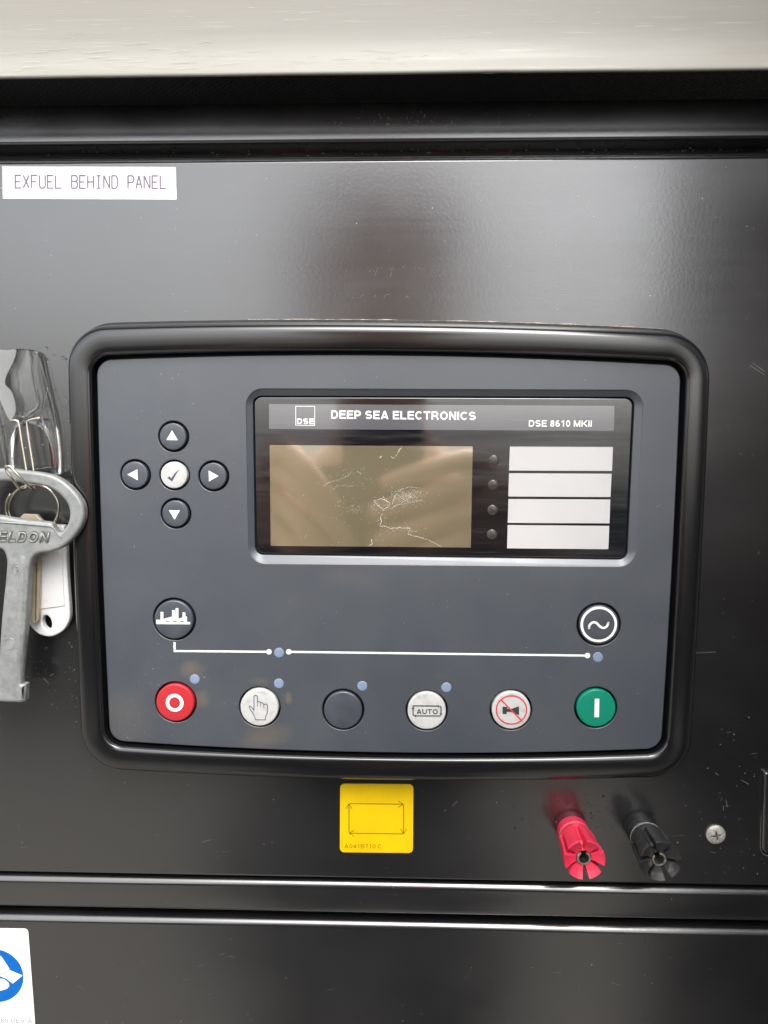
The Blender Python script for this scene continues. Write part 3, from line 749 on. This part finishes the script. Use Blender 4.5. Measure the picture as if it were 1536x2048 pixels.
text('A041B710.C', (688.6, 1696.3), (763.8, 1696.8), 8.9, .00018, m_yink2, t, bold=.13)
t = sticker('safety_sticker', 'white safety sticker with a blue disc in the bottom left corner', 'sticker', [(-110, 1855), (56, 1857.5), (70.5, 2052), (-100, 2052)], .0016, m_paper)
mb = MB(); disc(mb, *P(-8.6, 1951), 61.6 * S(), .00015, 72); dc = mb.build('blue_disc', m_blue, t)
mb = MB()
for k, L in enumerate(([(-30, 1925), (2, 1911), (9, 1921), (20, 1938), (-6, 1952), (-30, 1955)], [(-2, 1951), (19.5, 1939.5), (46, 1950), (26, 1966.5), (12, 1956)], [(-30, 1958), (-2, 1956.5), (8, 1957), (18, 1965), (19, 1972), (14, 1977), (-4, 1982.5), (-30, 1990)])):
    mb.add([V(a, b_, .00019 + k * .00001) for a, b_ in PP(L)], [list(range(len(L)))])
mb.build('book_symbol', m_white, dc)
text('50 REV A', (1.5, 2045.3), (64.5, 2045.8), 9.6, .00018, m_wtext, t, bold=.12)

# ------------------------------------------------------------------ binding posts and screw
def post(x, y, mat, label, rot, rim):
    cx, cz = P(x, y); t = thing('binding_post', label, 'terminal post', V(cx, cz, 0), 'binding posts at the lower right')
    mb = MB(); lathe(mb, cx, cz, [(.0064, 0), (.0064, .0036), (.0063, .0043), (.0059, .0046), (.0052, .0048), (.0050, .0050), (.0050, .0070)], 48); mb.build('collar', mat, t)
    mb = MB(); tube(mb, [V(a, b_, .0043) for a, b_ in circle(cx, cz, .00625, 40)], .00016, 6, closed=True); mb.build('collar_rim', rim, t)  # thin paler ring along the front edge of the collar
    HS = .0045
    mb = MB(); n = 144; loops = []
    def gd(a):        # groove depth factor 0..1, six slots
        u = ((a - rot) / (2 * PI) * 6) % 1.0; u = min(u, 1 - u)
        return max(0.0, min(1.0, (.135 - u) / .03))
    def ring(r, h, g, hg=0.0): return [V(cx + (r - g * gd(2 * PI * k / n)) * math.cos(2 * PI * k / n), cz + (r - g * gd(2 * PI * k / n)) * math.sin(2 * PI * k / n), h - hg * gd(2 * PI * k / n)) for k in range(n)]
    for r_, h_, g_, hg in ((.0048, .0098, 0, 0), (.0058, .0098, 0, 0), (.0064, .0102, 0, 0), (.0067, .0110, 0, 0), (.0069, .0122, 0, 0), (.0070, .0126, .0014, 0), (.0072, .018, .0019, 0), (.0075, .0215, .0022, 0), (.0076, .0222, .0034, 0), (.0079, .0256, .0038, .0036),
                           (.0076, .0264, .0036, .0042), (.0052, .0250, .0016, .0028), (.0040, .0246, .0006, .0014), (.0029, .0243, 0, 0), (.0029, .018, 0, 0)): loops.append(ring(r_, h_, g_, hg))
    mb.rings([[(p[0], -(-p[1] - HS), p[2]) for p in L_] for L_ in loops], smooth=False, cap='end'); mb.build('cap', mat, t)
    mb = MB(); g0 = rot + math.radians(60 - 26); g1 = rot + math.radians(60 + 26)      # slotted metal tube, open at the top
    K = 30; ang = [g1 + (2 * PI - (g1 - g0)) * k / K for k in range(K + 1)]
    def rr(r_, h_): return [V(cx + r_ * math.cos(a), cz + r_ * math.sin(a), h_) for a in ang]
    mb.rings([rr(.0027, .0145), rr(.0027, .0201), rr(.0025, .0204), rr(.0020, .0204), rr(.0019, .0201), rr(.0019, .0125)], closed=False, smooth=False); mb.build('metal_socket', m_steel, t)
    mb = MB(); disc(mb, cx, cz, .0027, .0141); mb.build('bore', m_hole, t)
    return t
post(1145, 1662, m_redp, 'red plastic binding post with slotted metal socket', math.radians(35), simple('pale_red_edge', (.62, .10, .12), .6))
post(1286, 1664, m_blackp, 'dusty black plastic binding post right of the red one', math.radians(55), simple('pale_grey_edge', (.28, .27, .24), .8, .3, var=.6, vs_=900))
cx, cz = P(1432.5, 1670.5, .001); R = .0039
t = thing('screw', 'round head silver cross screw right of the black binding post', 'screw', V(cx, cz, 0))
mb = MB(); n = 72; prof = [(1, .0001), (1, .0006)] + [(math.cos(a), .0006 + .0011 * math.sin(a)) for a in [math.radians(q) for q in range(8, 88, 5)]] 
loops = []
for r_, h_ in prof:
    L = []
    for k in range(n):
        a = 2 * PI * k / n; xx, zz = R * r_ * math.cos(a), R * r_ * math.sin(a)
        a2 = math.radians(-12); u, v = xx * math.cos(a2) - zz * math.sin(a2), xx * math.sin(a2) + zz * math.cos(a2)
        dcut = 0
        if min(abs(u), abs(v)) < .00042 and max(abs(u), abs(v)) < .0022: dcut = .0011 * (1 - max(abs(u), abs(v)) / .0026)
        L.append(V(cx + xx, cz + zz, h_ - dcut))
    loops.append(L)
mb.rings(loops, cap='end'); mb.build('head', simple('zinc_plate', (.42, .41, .37), .5, .6, metal=.35, var=.3, vs_=900, bump=5e-5, bs=1500), t)
mb = MB()
for a in (math.radians(-12), math.radians(78)):
    c_, s2 = math.cos(-a), math.sin(-a); ribbon(mb, [(cx - .0017 * c_, cz - .0017 * s2), (cx + .0017 * c_, cz + .0017 * s2)], .0004, .00176 + .00002 * (a > 0))
mb.build('cross_slot', simple('slot_dark', (.06, .055, .045), .7, .3, metal=.2), t)  # flat dark strips drawn over the cross recess

# ------------------------------------------------------------------ hook, ring, keys, tag
# adhesive hook
hk = thing('adhesive_hook', 'clear plastic stick-on hook with a wire loop at the left border', 'hook', V(*P(50, 820), 0))
body = smooth_loop(PP([(-22, 712), (0, 703.5), (30, 698), (60, 698.5), (74, 703), (80, 715), (86, 745), (96, 790), (106, 830), (112.5, 868), (116, 900), (116.5, 930), (114, 948), (103, 948), (99, 915), (93, 880), (82, 858), (70, 850), (50, 846), (34, 852), (24, 870), (20, 905), (21, 940), (10, 940), (2, 890), (-12, 820), (-20, 760)], .003), 4)
mb = MB(); plate(mb, body, (), .0004, .0030, rnd(.0009, 3), back=True); mb.build('body', m_clear, hk)
tong = smooth_loop(PP([(20, 704), (58, 702), (63, 740), (70, 775), (76, 800), (74, 815), (60, 826), (50, 834), (38, 834), (28, 815), (22, 760)], .0045), 4)
mb = MB(); plate(mb, tong, (), .0031, .0046, rnd(.0006, 3), back=True); mb.build('tongue', m_clear, hk)
mb = MB()
def rib(L, h, r=.00028): tube(mb, smooth_loop([V(*P(a, b_, h), h) for a, b_ in L], 5, False), r, 8)
rib([(60, 703), (68, 750), (77, 800), (77, 812), (62, 828), (45, 832)], .0047); rib([(95, 775), (86, 810), (84, 835), (92, 860), (103, 890), (109, 925), (110, 945)], .0034, .0004)
rib([(78, 712), (94, 770), (106, 815), (113, 860), (116, 900), (116, 945)], .0034, .0003); rib([(30, 858), (20, 880), (18, 910), (22, 938)], .0034, .0004); rib([(-5, 850), (4, 890), (12, 935)], .0034, .0003); rib([(70, 938), (90, 935), (106, 933)], .0034, .0002)
mb.build('ribs', m_clear, hk)
mb = MB(); L = smooth_loop(PP([(-20, 705), (15, 700), (32, 700), (27, 722), (14, 748), (10, 768), (22, 782), (30, 805), (30, 826), (18, 838), (0, 800), (-18, 760)], .0052), 3)
plate(mb, L, (), .0049, .0052, back=True); mb.build('liner_film', m_film, hk)
mb = MB(); mb.add([V(*P(a, b_, .0002), .0002) for a, b_ in ((99, 884), (110, 900), (112, 935), (107, 935))], [[0, 1, 2, 3]]); mb.build('red_reflection', simple('reflection_red', (.42, .05, .05), .5), hk)  # red reflection in the plastic, painted as a flat coloured patch
def W3(L): return smooth_loop([V(*P(a, b_, h), h) for a, b_, h in L], 6, False)
mb = MB()
tube(mb, W3([(20, 841, .0052), (31, 841, .0052), (38, 848, .0052), (44, 885, .0055), (53, 940, .006), (55, 966, .007), (47, 979, .011), (37, 975, .0175), (24, 957, .0198), (12.5, 940, .0203), (13, 934, .0204), (19, 932.5, .0204), (25, 938, .0203), (41, 955, .0198), (60, 974, .0175), (68, 979, .011), (69, 966, .007), (67.5, 940, .006), (59, 885, .0055), (54.5, 848, .0052), (60, 840, .0052), (80, 836, .0052)]), .0005, 10)
mb.build('wire_loop', m_wire, hk)
# panel key
KH0, KH1, KT = .0122, .0158, .0134
def mirror(L):
    # reflect about the key's long axis (metric)
    a = Vector(P(49, 1040, KT)); b_ = Vector(P(19.5, 1400, KT)); d = (b_ - a).normalized(); out = []
    for p in L:
        v = Vector(p) - a; out.append(tuple(a + d * (2 * v.dot(d)) - v))
    return out
right_out = PP([(49, 940.5), (84, 944.4), (114, 952), (137, 966), (157, 986), (170, 1007), (172.6, 1027), (168.8, 1047), (155, 1070), (132, 1091.7), (109, 1101.8), (84, 1105.6), (73.6, 1110.7), (66, 1126), (63, 1150), (61, 1179), (58, 1230), (54.6, 1268), (50.8, 1306), (48.2, 1331.6), (47.3, 1352)], KT)
bit = PP([(47.2, 1364), (48, 1365.2), (55, 1365.8), (56, 1367), (55, 1399), (54, 1400.5), (46, 1402.3), (30, 1401.5)], KT)
left_out = mirror(right_out)[::-1]
left_out = [p for p in left_out if True]
outl = smooth_loop(right_out, 3, False) + bit + PP([(15, 1401), (-2, 1399)], KT) + smooth_loop(left_out[:-1], 3, False)
right_in = PP([(49, 967), (63.5, 967), (94, 972), (114, 981), (132, 996.5), (142, 1014), (143.4, 1032), (138.4, 1049), (127, 1063), (119, 1061), (112, 1053), (106, 1044.5), (76, 1041), (49, 1038)], KT)
hole = smooth_loop(right_in, 3, False) + smooth_loop(mirror(right_in[1:-1])[::-1], 3, False)
key = thing('panel_key', 'cast grey metal panel key with a looped handle hanging from the hook', 'key', V(*P(44, 1040), KH0))
mb = MB(); plate(mb, outl, [hole], KH0, KH1, rnd(.0012, 4), back=True); mb.build('body', m_zinc, key)
# raised rim along the cross bar, rounded spine down the shank, moulded circles
mb = MB(); tube(mb, W3([(0, 1044.5, KH1), (40, 1047, KH1 + .0001), (85, 1051, KH1 + .0001), (104, 1054, KH1 + .0001), (114, 1066, KH1), (122, 1075, KH1)]), .00035, 8)
tube(mb, W3([(50, 1112, KH1 - .0022), (50, 1128, KH1 - .0019), (47, 1180, KH1 - .0019), (43, 1250, KH1 - .0019), (37, 1330, KH1 - .0020), (34, 1388, KH1 - .0024)]), [.0024] * 31, 14)
mb.build('spine', m_zinc, key)
for (x, y, rr_) in ((34, 1138, 10.5), (20, 1287, 11)):
    mb = MB(); cx, cz = P(x, y, KH1); ribbon(mb, circle(cx, cz, (rr_ + .6) * S(KH1), 28), .00045, KH1 + .00003, closed=True); tube(mb, [V(a, b_, KH1) for a, b_ in circle(cx, cz, rr_ * S(KH1), 28)], .00017, 6, closed=True)
    mb.build('moulded_ring', m_zinc, key)
m_kdark = simple('key_dark', (.10, .098, .09), .7, .3)  # darker flat strokes laid beneath the raised lettering
text('3', (29.5, 1144), (37.5, 1144), 12, KH1 + .00004, m_kdark, key, bold=.22, name='dark_outline')
text('ELDON', (-5, 1083), (98, 1085), 22.5, KH1 + .00004, m_kdark, key, bold=.30, shear=.22, name='dark_outline')
text('3', (29.5, 1144), (37.5, 1144), 12, KH1 + .00008, m_zinc, key, th=.0003, bold=.13)
text('ELDON', (-4, 1083.5), (96, 1085.5), 21, KH1 + .0001, m_zinc, key, th=.0004, bold=.16, shear=.22)
# split ring
sr = thing('split_ring', 'thin steel split ring hanging inside the handle of the grey key', 'key ring', V(*P(63, 1012), .008))
mb = MB(); pts = []
for k in range(121):
    a = PI * .80 + 4 * PI * k / 120 * .86; u = k / 120
    rad = 53 - 4.5 * u; ox = 5.5 * u
    x, y = 64 + ox + rad * math.cos(a), 1017 - rad * .95 * math.sin(a)
    h = .0088 - .0012 * u; pts.append(V(*P(x, y, h), h))
tube(mb, pts, .00042, 8); mb.build('ring', m_wire, sr)
# small key
sk = thing('small_key', 'small nickel door key half hidden behind the grey key', 'key', V(*P(70, 1110), .007))
L = PP([(40, 1034), (46, 1028), (72, 1029), (80, 1038), (92, 1050), (94, 1080), (84, 1102), (79, 1112), (79.5, 1122), (78, 1160), (77.5, 1195), (76.5, 1240), (72, 1246), (66, 1248), (62, 1242), (62, 1235), (60, 1228), (62, 1215), (60, 1200), (62, 1185), (61, 1170), (64, 1150), (64, 1118), (60, 1106), (44, 1100), (34, 1082), (33, 1052)], .0085)
mb = MB(); plate(mb, L, (), .0065, .0085, ((.0003, 0), (0, .0003)), back=True); mb.build('blade', m_brass, sk)
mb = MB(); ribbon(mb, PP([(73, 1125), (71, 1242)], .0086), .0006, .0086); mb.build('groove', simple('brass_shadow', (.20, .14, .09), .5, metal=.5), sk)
# tag
tg = thing('key_tag', 'white plastic key tag with an oval hole hanging behind the grey key', 'key tag', V(*P(100, 1180), .004))
TL = PP([(70, 1052), (120, 1050), (129, 1056), (131.5, 1080), (132.5, 1100), (134.5, 1154), (139, 1217), (138.6, 1237.6), (134, 1250), (127, 1260.5), (115, 1269), (101.5, 1273.7), (88, 1272.5), (76, 1268), (66, 1259), (58.4, 1247.8), (54, 1225), (52, 1150), (60, 1062)], .0055)
hl = circle(*P(93.5, 1245, .0055), 9.4 * S(.0055), 28, 15 * S(.0055), math.radians(12))
mb = MB(); plate(mb, smooth_loop(TL, 3), [hl], .0028, .0055, rnd(.0007, 3), back=True); mb.build('body', m_tag, tg)
mb = MB(); plate(mb, rrect(PP([(74, 1105), (124, 1103), (129, 1212), (78, 1219)], .0058), .0006), (), .0055, .0059, ((.00025, 0), (0, .00025))); mb.build('window', m_tag, tg)

# ------------------------------------------------------------------ marks, droplets and dust
mb = MB(); mb2 = MB()
G = lambda L: [(540 + a / 3.657, 500 + b_ / 3.657) for a, b_ in L]
for L in ([(430, 158), (445, 135), (460, 115)], [(515, 128), (520, 133)], [(548, 145), (553, 155)], [(762, 182), (775, 150), (785, 122)], [(748, 140), (760, 158)], [(808, 118), (816, 135)], [(875, 195), (885, 160), (888, 130), (868, 128)], [(888, 130), (905, 124)],
          [(1052, 145), (1060, 125)], [(1078, 145), (1090, 125)], [(1100, 140), (1115, 140), (1122, 122)], [(1232, 118), (1240, 128)], [(1232, 188), (1245, 165), (1262, 172)], [(190, 110), (205, 125)], [(215, 130), (228, 145)], [(108, 165), (125, 180)],
          [(550, 342), (560, 318), (572, 296)], [(596, 345), (606, 345)], [(655, 345), (668, 320), (682, 322)], [(758, 340), (772, 325)], [(832, 348), (845, 320), (868, 326)], [(990, 352), (1000, 332), (1010, 348)]):
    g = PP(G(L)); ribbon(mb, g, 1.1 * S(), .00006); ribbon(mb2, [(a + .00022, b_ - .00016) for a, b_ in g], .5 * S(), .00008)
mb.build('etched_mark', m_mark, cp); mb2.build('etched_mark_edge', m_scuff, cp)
mb = MB()
def dome(mb, x, z, h, r, n=8):
    mb.rings([[V(x + q * r * math.cos(2 * PI * k / n), z + q * r * math.sin(2 * PI * k / n), h + e * r) for k in range(n)] for q, e in ((1, .0), (.86, .28), (.5, .5), (.12, .58))], cap='end')
def scatter(n, x0, x1, y0, y1, r0, r1, h=.00003, avoid=None):
    for k in range(n):
        px, py = random.uniform(x0, x1), random.uniform(y0, y1); dome(mb, *P(px, py, h), h, random.uniform(r0, r1) * (1.2 if random.random() < .8 else 1.9))
scatter(46, 92, 146, 690, 960, .00012, .00034); scatter(14, 120, 150, 800, 940, .0001, .0003); scatter(60, 1440, 1532, 740, 960, .0001, .00026)
scatter(70, 70, 160, 1270, 1420, .0001, .0003); scatter(60, 1020, 1330, 1590, 1660, .0001, .0003); scatter(40, 1400, 1530, 1690, 1750, .0001, .0003); scatter(50, 1090, 1200, 1600, 1650, .0001, .00022)
for k in range(60): px = random.gauss(830, 90); py = random.uniform(222, 262); dome(mb, *P(px, py, -.0018), -.0018, random.uniform(.00010, .0003))
for k in range(46):
    px = random.uniform(620, 1262); dome(mb, *P(px, random.uniform(798, 806), HP), HP, random.uniform(.00008, .00018))
for k in range(30): px = random.uniform(1225, 1262); dome(mb, *P(px, random.uniform(800, 850), HP), HP, random.uniform(.00008, .00018))
tag(mb.build('water_droplets', m_water), 'tiny clear water droplets beaded over the black panel and window', 'droplets', kind='stuff')
mb = MB()
def speck(px, py, h, s):
    x, z = P(px, py, h); n = random.choice((3, 4, 5)); a0 = random.uniform(0, 6); st_ = random.choice((1, 1, 1, 2.5)); ro = random.uniform(0, PI)
    L = [];
    for k in range(n):
        a = a0 + 2 * PI * k / n; u, v = s * random.uniform(.6, 1.2) * math.cos(a) * st_, s * random.uniform(.6, 1.2) * math.sin(a)
        L.append(V(x + u * math.cos(ro) - v * math.sin(ro), z + u * math.sin(ro) + v * math.cos(ro), h))
    mb.add(L, [list(range(n))])
def in_ctrl(px, py): return 135 < px < 1425 and 630 < py < 1560
for k in range(330):
    px, py = random.uniform(-10, 1546), random.uniform(330, 2048)
    if in_ctrl(px, py) or 1742 < py < 1772 or 1812 < py < 1872: continue
    speck(px, py, .00005, random.uniform(.00006, .00015))
for k in range(26): speck(random.gauss(1480, 45), random.uniform(1440, 1750), .00005, random.uniform(.00006, .00018))
for k in range(260):
    px, py = random.uniform(225, 1325), random.uniform(735, 1480)
    if 488 < px < 1292 and 775 < py < 1136: continue
    if any(math.hypot(px - b_[0], py - b_[1]) < b_[2] + 1 for b_ in BTN): continue
    speck(px, py, HF + .00016, random.uniform(.00005, .00013))
for k in range(70): speck(random.gauss(300, 60), random.gauss(1400, 70), HF + .00016, random.uniform(.00005, .00012))
tag(mb.build('dust_specks', m_speck), 'pale dust specks scattered over the black panel and grey face', 'dust', kind='stuff')
# fine scratches on the black paint
mb = MB()
def scratch(px, py, L, ang, wd=.00006, h=.00004, bow=0):
    pts = [(px + L * t * math.cos(ang) + bow * math.sin(t * PI) * -math.sin(ang), py + L * t * math.sin(ang) + bow * math.sin(t * PI) * math.cos(ang)) for t in (0, .25, .5, .75, 1)]
    ribbon(mb, PP(pts, h), wd, h)
for k in range(34):
    px, py = random.uniform(0, 1500), random.choice((random.uniform(330, 630), random.uniform(1570, 1735), random.uniform(1880, 2040)))
    scratch(px, py, random.uniform(5, 26), random.gauss(0, .25), random.uniform(.00003, .00006))
for (a, b_, L, an) in ((1500, 730, 36, .6), (1505, 726, 30, .6), (1515, 1110, 8, -1), (87, 1356, 14, .8), (100, 1352, 8, -.6), (1392, 1306, 40, -.05), (1430, 1545, 9, .7), (1452, 1600, 14, 1.4), (1447, 1612, 9, 1.6), (1482, 1560, 18, .5), (905, 1612, 14, -.8), (1390, 1306, 10, 2.4)): scratch(a, b_, L, an, .00014, .00005)
for k in range(7): scratch(random.uniform(1380, 1530), random.uniform(1440, 1740), random.uniform(4, 14), random.uniform(0, PI), .00008)
tag(mb.build('scratches', m_scuff), 'fine pale scratches in the black paint', 'scratches', kind='stuff')

# ------------------------------------------------------------------ the yard behind the camera (seen as reflections)
def flat(name, pts, mat, **pr):
    mb = MB(); mb.add(pts, [list(range(len(pts)))]); return mb.build(name, mat, None, **pr)
mm = M('gravel_yard').set(rough=.9, spec=.2); nz = mm.noise((1, 1, 1), 6, .7, k=3)
mm.color(mm.mix(mm.ramp(nz, .3, .7, 0, 1), (.15, .140, .124), (.225, .212, .190)))
flat('ground', [(-400, -400, 0), (400, -400, 0), (400, 400, 0), (-400, 400, 0)], mm.m, kind='structure')
# clipped hedge across the yard
m_hedge = simple('dark_hedge_leaves', (.022, .032, .02), .7, .3, var=.6, vs_=12)
mb = MB(); nx = 70
def hz(x, s): return mnoise.noise(Vector((x * 1.7, s, 0))) * .14 + mnoise.noise(Vector((x * 6, s, 4))) * .06
rows = ((-3.7, 0), (-3.62, .4), (-3.66, .8), (-3.7, .95), (-3.85, 1.08), (-4.2, 1.12), (-4.5, 1.05), (-4.6, .7), (-4.6, 0))
mb.rings([[(-7 + 14 * k / nx, y + hz(k * .2, y + z), z + (hz(k * .2, z * 5) if z > 0 else 0)) for y, z in rows] for k in range(nx + 1)], closed=False)
tag(mb.build('hedge', m_hedge), 'dark clipped hedge across the yard behind the photographer', 'hedge')

# access door of the cabinet, standing open to the right
ad = thing('access_door', 'black access door of the cabinet standing open to the right', 'door', (.235, 0, Z0 - .6))
mb = MB()
mb.add([(x, y, z) for x in (.235, .265) for y in (-.01, -.43) for z in (.55, 2.05)], [[0, 1, 3, 2], [4, 6, 7, 5], [0, 4, 5, 1], [2, 3, 7, 6], [0, 2, 6, 4], [1, 5, 7, 3]])
mb.build('leaf', m_strip, ad)
# photographer holding the phone
def skin(name, chains, mat, parent, sub=2, **pr):
    """chains: lists of (x,y,z,r); equal points are merged -> skin modifier, applied"""
    vs_, es, rs, idx = [], [], [], {}
    for ch in chains:
        prev = None
        for x, y, z, r in ch:
            k = (round(x, 4), round(y, 4), round(z, 4))
            if k not in idx: idx[k] = len(vs_); vs_.append((x, y, z)); rs.append(r)
            if prev is not None and prev != idx[k]: es.append((prev, idx[k]))
            prev = idx[k]
    o0 = root_loc(parent)
    me = bpy.data.meshes.new(name); me.from_pydata([(a - o0[0], b_ - o0[1], c_ - o0[2]) for a, b_, c_ in vs_], es, [])
    o = bpy.data.objects.new(name, me); COL.objects.link(o)
    sk_ = o.modifiers.new('skin', 'SKIN'); sk_.use_smooth_shade = True
    for i, d in enumerate(me.skin_vertices[0].data): d.radius = (rs[i], rs[i])
    me.skin_vertices[0].data[0].use_root = True
    ss = o.modifiers.new('sub', 'SUBSURF'); ss.levels = sub; ss.render_levels = sub
    m2 = bpy.data.meshes.new_from_object(o.evaluated_get(bpy.context.evaluated_depsgraph_get()))
    bpy.data.objects.remove(o); m2.name = name; m2.materials.clear(); m2.materials.append(mat)
    o = bpy.data.objects.new(name, m2); COL.objects.link(o)
    if parent is not None: o.parent = parent
    for k, v in pr.items(): o[k] = v
    return o
m_skin = simple('skin', (.74, .45, .31), .5, .5, var=.08, vs_=60)
m_jacket = simple('dark_jacket', (.018, .018, .024), .75, .3, var=.3, vs_=40)
m_trouser = simple('dark_trousers', (.02, .02, .022), .8, .3, var=.3, vs_=40)
m_hair = simple('auburn_hair', (.27, .16, .155), .6, .3, var=.3, vs_=200)
m_phone = simple('dark_phone_glass', (.02, .022, .03), .15, .6, var=0)
per = thing('person', 'person in a dark jacket holding up a phone with both hands', 'person', (-.03, -.68, 0))
HX, HY, HZ = -.032, -.62, Z0 + .185
zz = Z0
QY = .085                           # the whole figure stands this far behind the lens
def B_(x, y, z, r): return (x * 1.12, y - QY, zz + (z - 0) * 1.12, r * 1.08)
rh = (.082, -.325, -.060); lh = (-.125, -.330, -.060)
def b2(x, y, z, r): return (x, y - QY, zz + z, r)
R0, L0 = B_(*rh, .027), B_(*lh, .027)
SH = -.10
body_ch = [
    [b2(HX, HY - .11, -.40, .05), b2(HX, HY - .10, -.20, .05), b2(HX, HY - .05, SH + .03, .06), b2(HX, HY - .03, SH + .10, .055), b2(HX, HY - .01, .065, .062), b2(HX, HY, .125, .088), b2(HX, HY, .195, .104), b2(HX, HY - .01, .255, .092)],
    [b2(HX, HY - .05, SH + .03, .06), b2(HX + .16, HY - .04, SH, .055), b2(HX + .23, HY + .03, -.30, .045), B_(.140, -.40, -.15, .030), B_(.112, -.355, -.10, .024), R0, B_(.066, -.318, -.035, .022)],
    [b2(HX, HY - .05, SH + .03, .06), b2(HX - .16, HY - .04, SH, .055), b2(HX - .23, HY + .03, -.31, .045), B_(-.185, -.40, -.14, .030), B_(-.155, -.355, -.09, .024), L0, B_(-.112, -.322, -.025, .022)],
]
for i, (z1, L) in enumerate(((-.018, .062), (-.040, .070), (-.062, .066), (-.083, .054))):
    body_ch.append([R0, B_(.054, -.309, z1, .0108), B_(.054 - L * .45, -.2925, z1 - .007, .0100), B_(.054 - L * .85, -.2935, z1 - .015, .0092), B_(.054 - L * 1.2, -.2965, z1 - .022, .008)])
body_ch.append([R0, B_(.066, -.338, -.055, .012), B_(.036, -.330, -.040, .010), B_(.018, -.3265, -.034, .009)])
for i, (z1, L) in enumerate(((-.006, .050), (-.029, .058), (-.054, .054), (-.080, .044))):
    body_ch.append([L0, B_(-.100, -.310, z1, .0108), B_(-.100 + L * .42, -.2945, z1 - .020, .0100), B_(-.100 + L * .75, -.2945, z1 - .042, .0092), B_(-.100 + L * 1.0, -.2965, z1 - .060, .008)])
body_ch.append([L0, B_(-.104, -.338, -.065, .012), B_(-.074, -.330, -.055, .010), B_(-.056, -.3265, -.050, .009)])
skin('body', body_ch, m_skin, per, 2)
skin('jacket', [[b2(HX, HY - .06, -.60, .17), b2(HX, HY - .06, -.36, .165), b2(HX, HY - .06, -.16, .16), b2(HX, HY - .05, SH + .01, .115), b2(HX, HY - .035, SH + .075, .066)],
    [b2(HX, HY - .05, SH + .01, .115), b2(HX + .16, HY - .04, SH - .01, .072), b2(HX + .235, HY + .03, -.30, .062), B_(.158, -.415, -.17, .042), B_(.130, -.378, -.125, .036)],
    [b2(HX, HY - .05, SH + .01, .115), b2(HX - .16, HY - .04, SH - .01, .072), b2(HX - .235, HY + .03, -.31, .062), B_(-.200, -.415, -.16, .042), B_(-.175, -.378, -.115, .036)]], m_jacket, per, 2)
skin('trousers', [[b2(HX, HY - .06, -.55, .16), b2(HX + .10, HY - .06, -.66, .10), b2(HX + .11, HY - .05, -.90, .07), b2(HX + .12, HY - .06, -1.25, .055)],
    [b2(HX, HY - .06, -.55, .16), b2(HX - .10, HY - .06, -.66, .10), b2(HX - .11, HY - .05, -.90, .07), b2(HX - .12, HY - .06, -1.25, .055)]], m_trouser, per, 1)
HY -= QY
for s in (-1, 1): skin('shoe', [[(HX + s * .12, HY - .10, .05, .05), (HX + s * .12, HY, .05, .05), (HX + s * .13, HY + .10, .035, .04)]], m_jacket, per, 1)
skin('hair', [[(HX, HY - .06, HZ - .10, .10), (HX, HY - .055, HZ - .02, .125), (HX, HY - .045, HZ + .05, .13), (HX, HY - .02, HZ + .10, .115), (HX, HY + .015, HZ + .135, .10)]], m_hair, per, 2)
for s in (-1, 1):      # face
    mb = MB(); tube(mb, [(HX + s * .03 - .010, HY + .080, HZ + .01), (HX + s * .03, HY + .084, HZ + .013), (HX + s * .03 + .010, HY + .080, HZ + .01)], [.002, .005, .002], 8); mb.build('eye', m_hair, per)
mb = MB(); tube(mb, [(HX, HY + .082, HZ + .012), (HX, HY + .095, HZ - .012), (HX, HY + .1, HZ - .026), (HX, HY + .084, HZ - .033)], [.006, .009, .012, .006], 8); mb.build('nose', m_skin, per)
mb = MB(); tube(mb, [(HX - .022, HY + .078, HZ - .052), (HX, HY + .086, HZ - .054), (HX + .022, HY + .078, HZ - .052)], .005, 8); mb.build('mouth', simple('lips', (.4, .15, .13), .5), per)
# phone just behind the lens position
ph = thing('mobile_phone', 'dark phone held upright by the photographer', 'phone', (-.02, -.308 - .085, Z0 - .06))
def phone_plate(y0, y1, x0, x1, z0, z1, r):
    mb = MB(); L = rrect([(x0, z1), (x1, z1), (x1, z0), (x0, z0)], r, 8); plate(mb, L, (), -y0 + .085, -y1 + .085, rnd(.001, 3), back=True); return mb
phone_plate(-.313, -.3052, -.056, .0155, -.132, .0155, .011).build('casing', m_phone, ph)
mb = phone_plate(-.3052, -.3036, -.0210, .0125, -.020, .0130, .006); mb.build('camera_block', m_phone, ph)
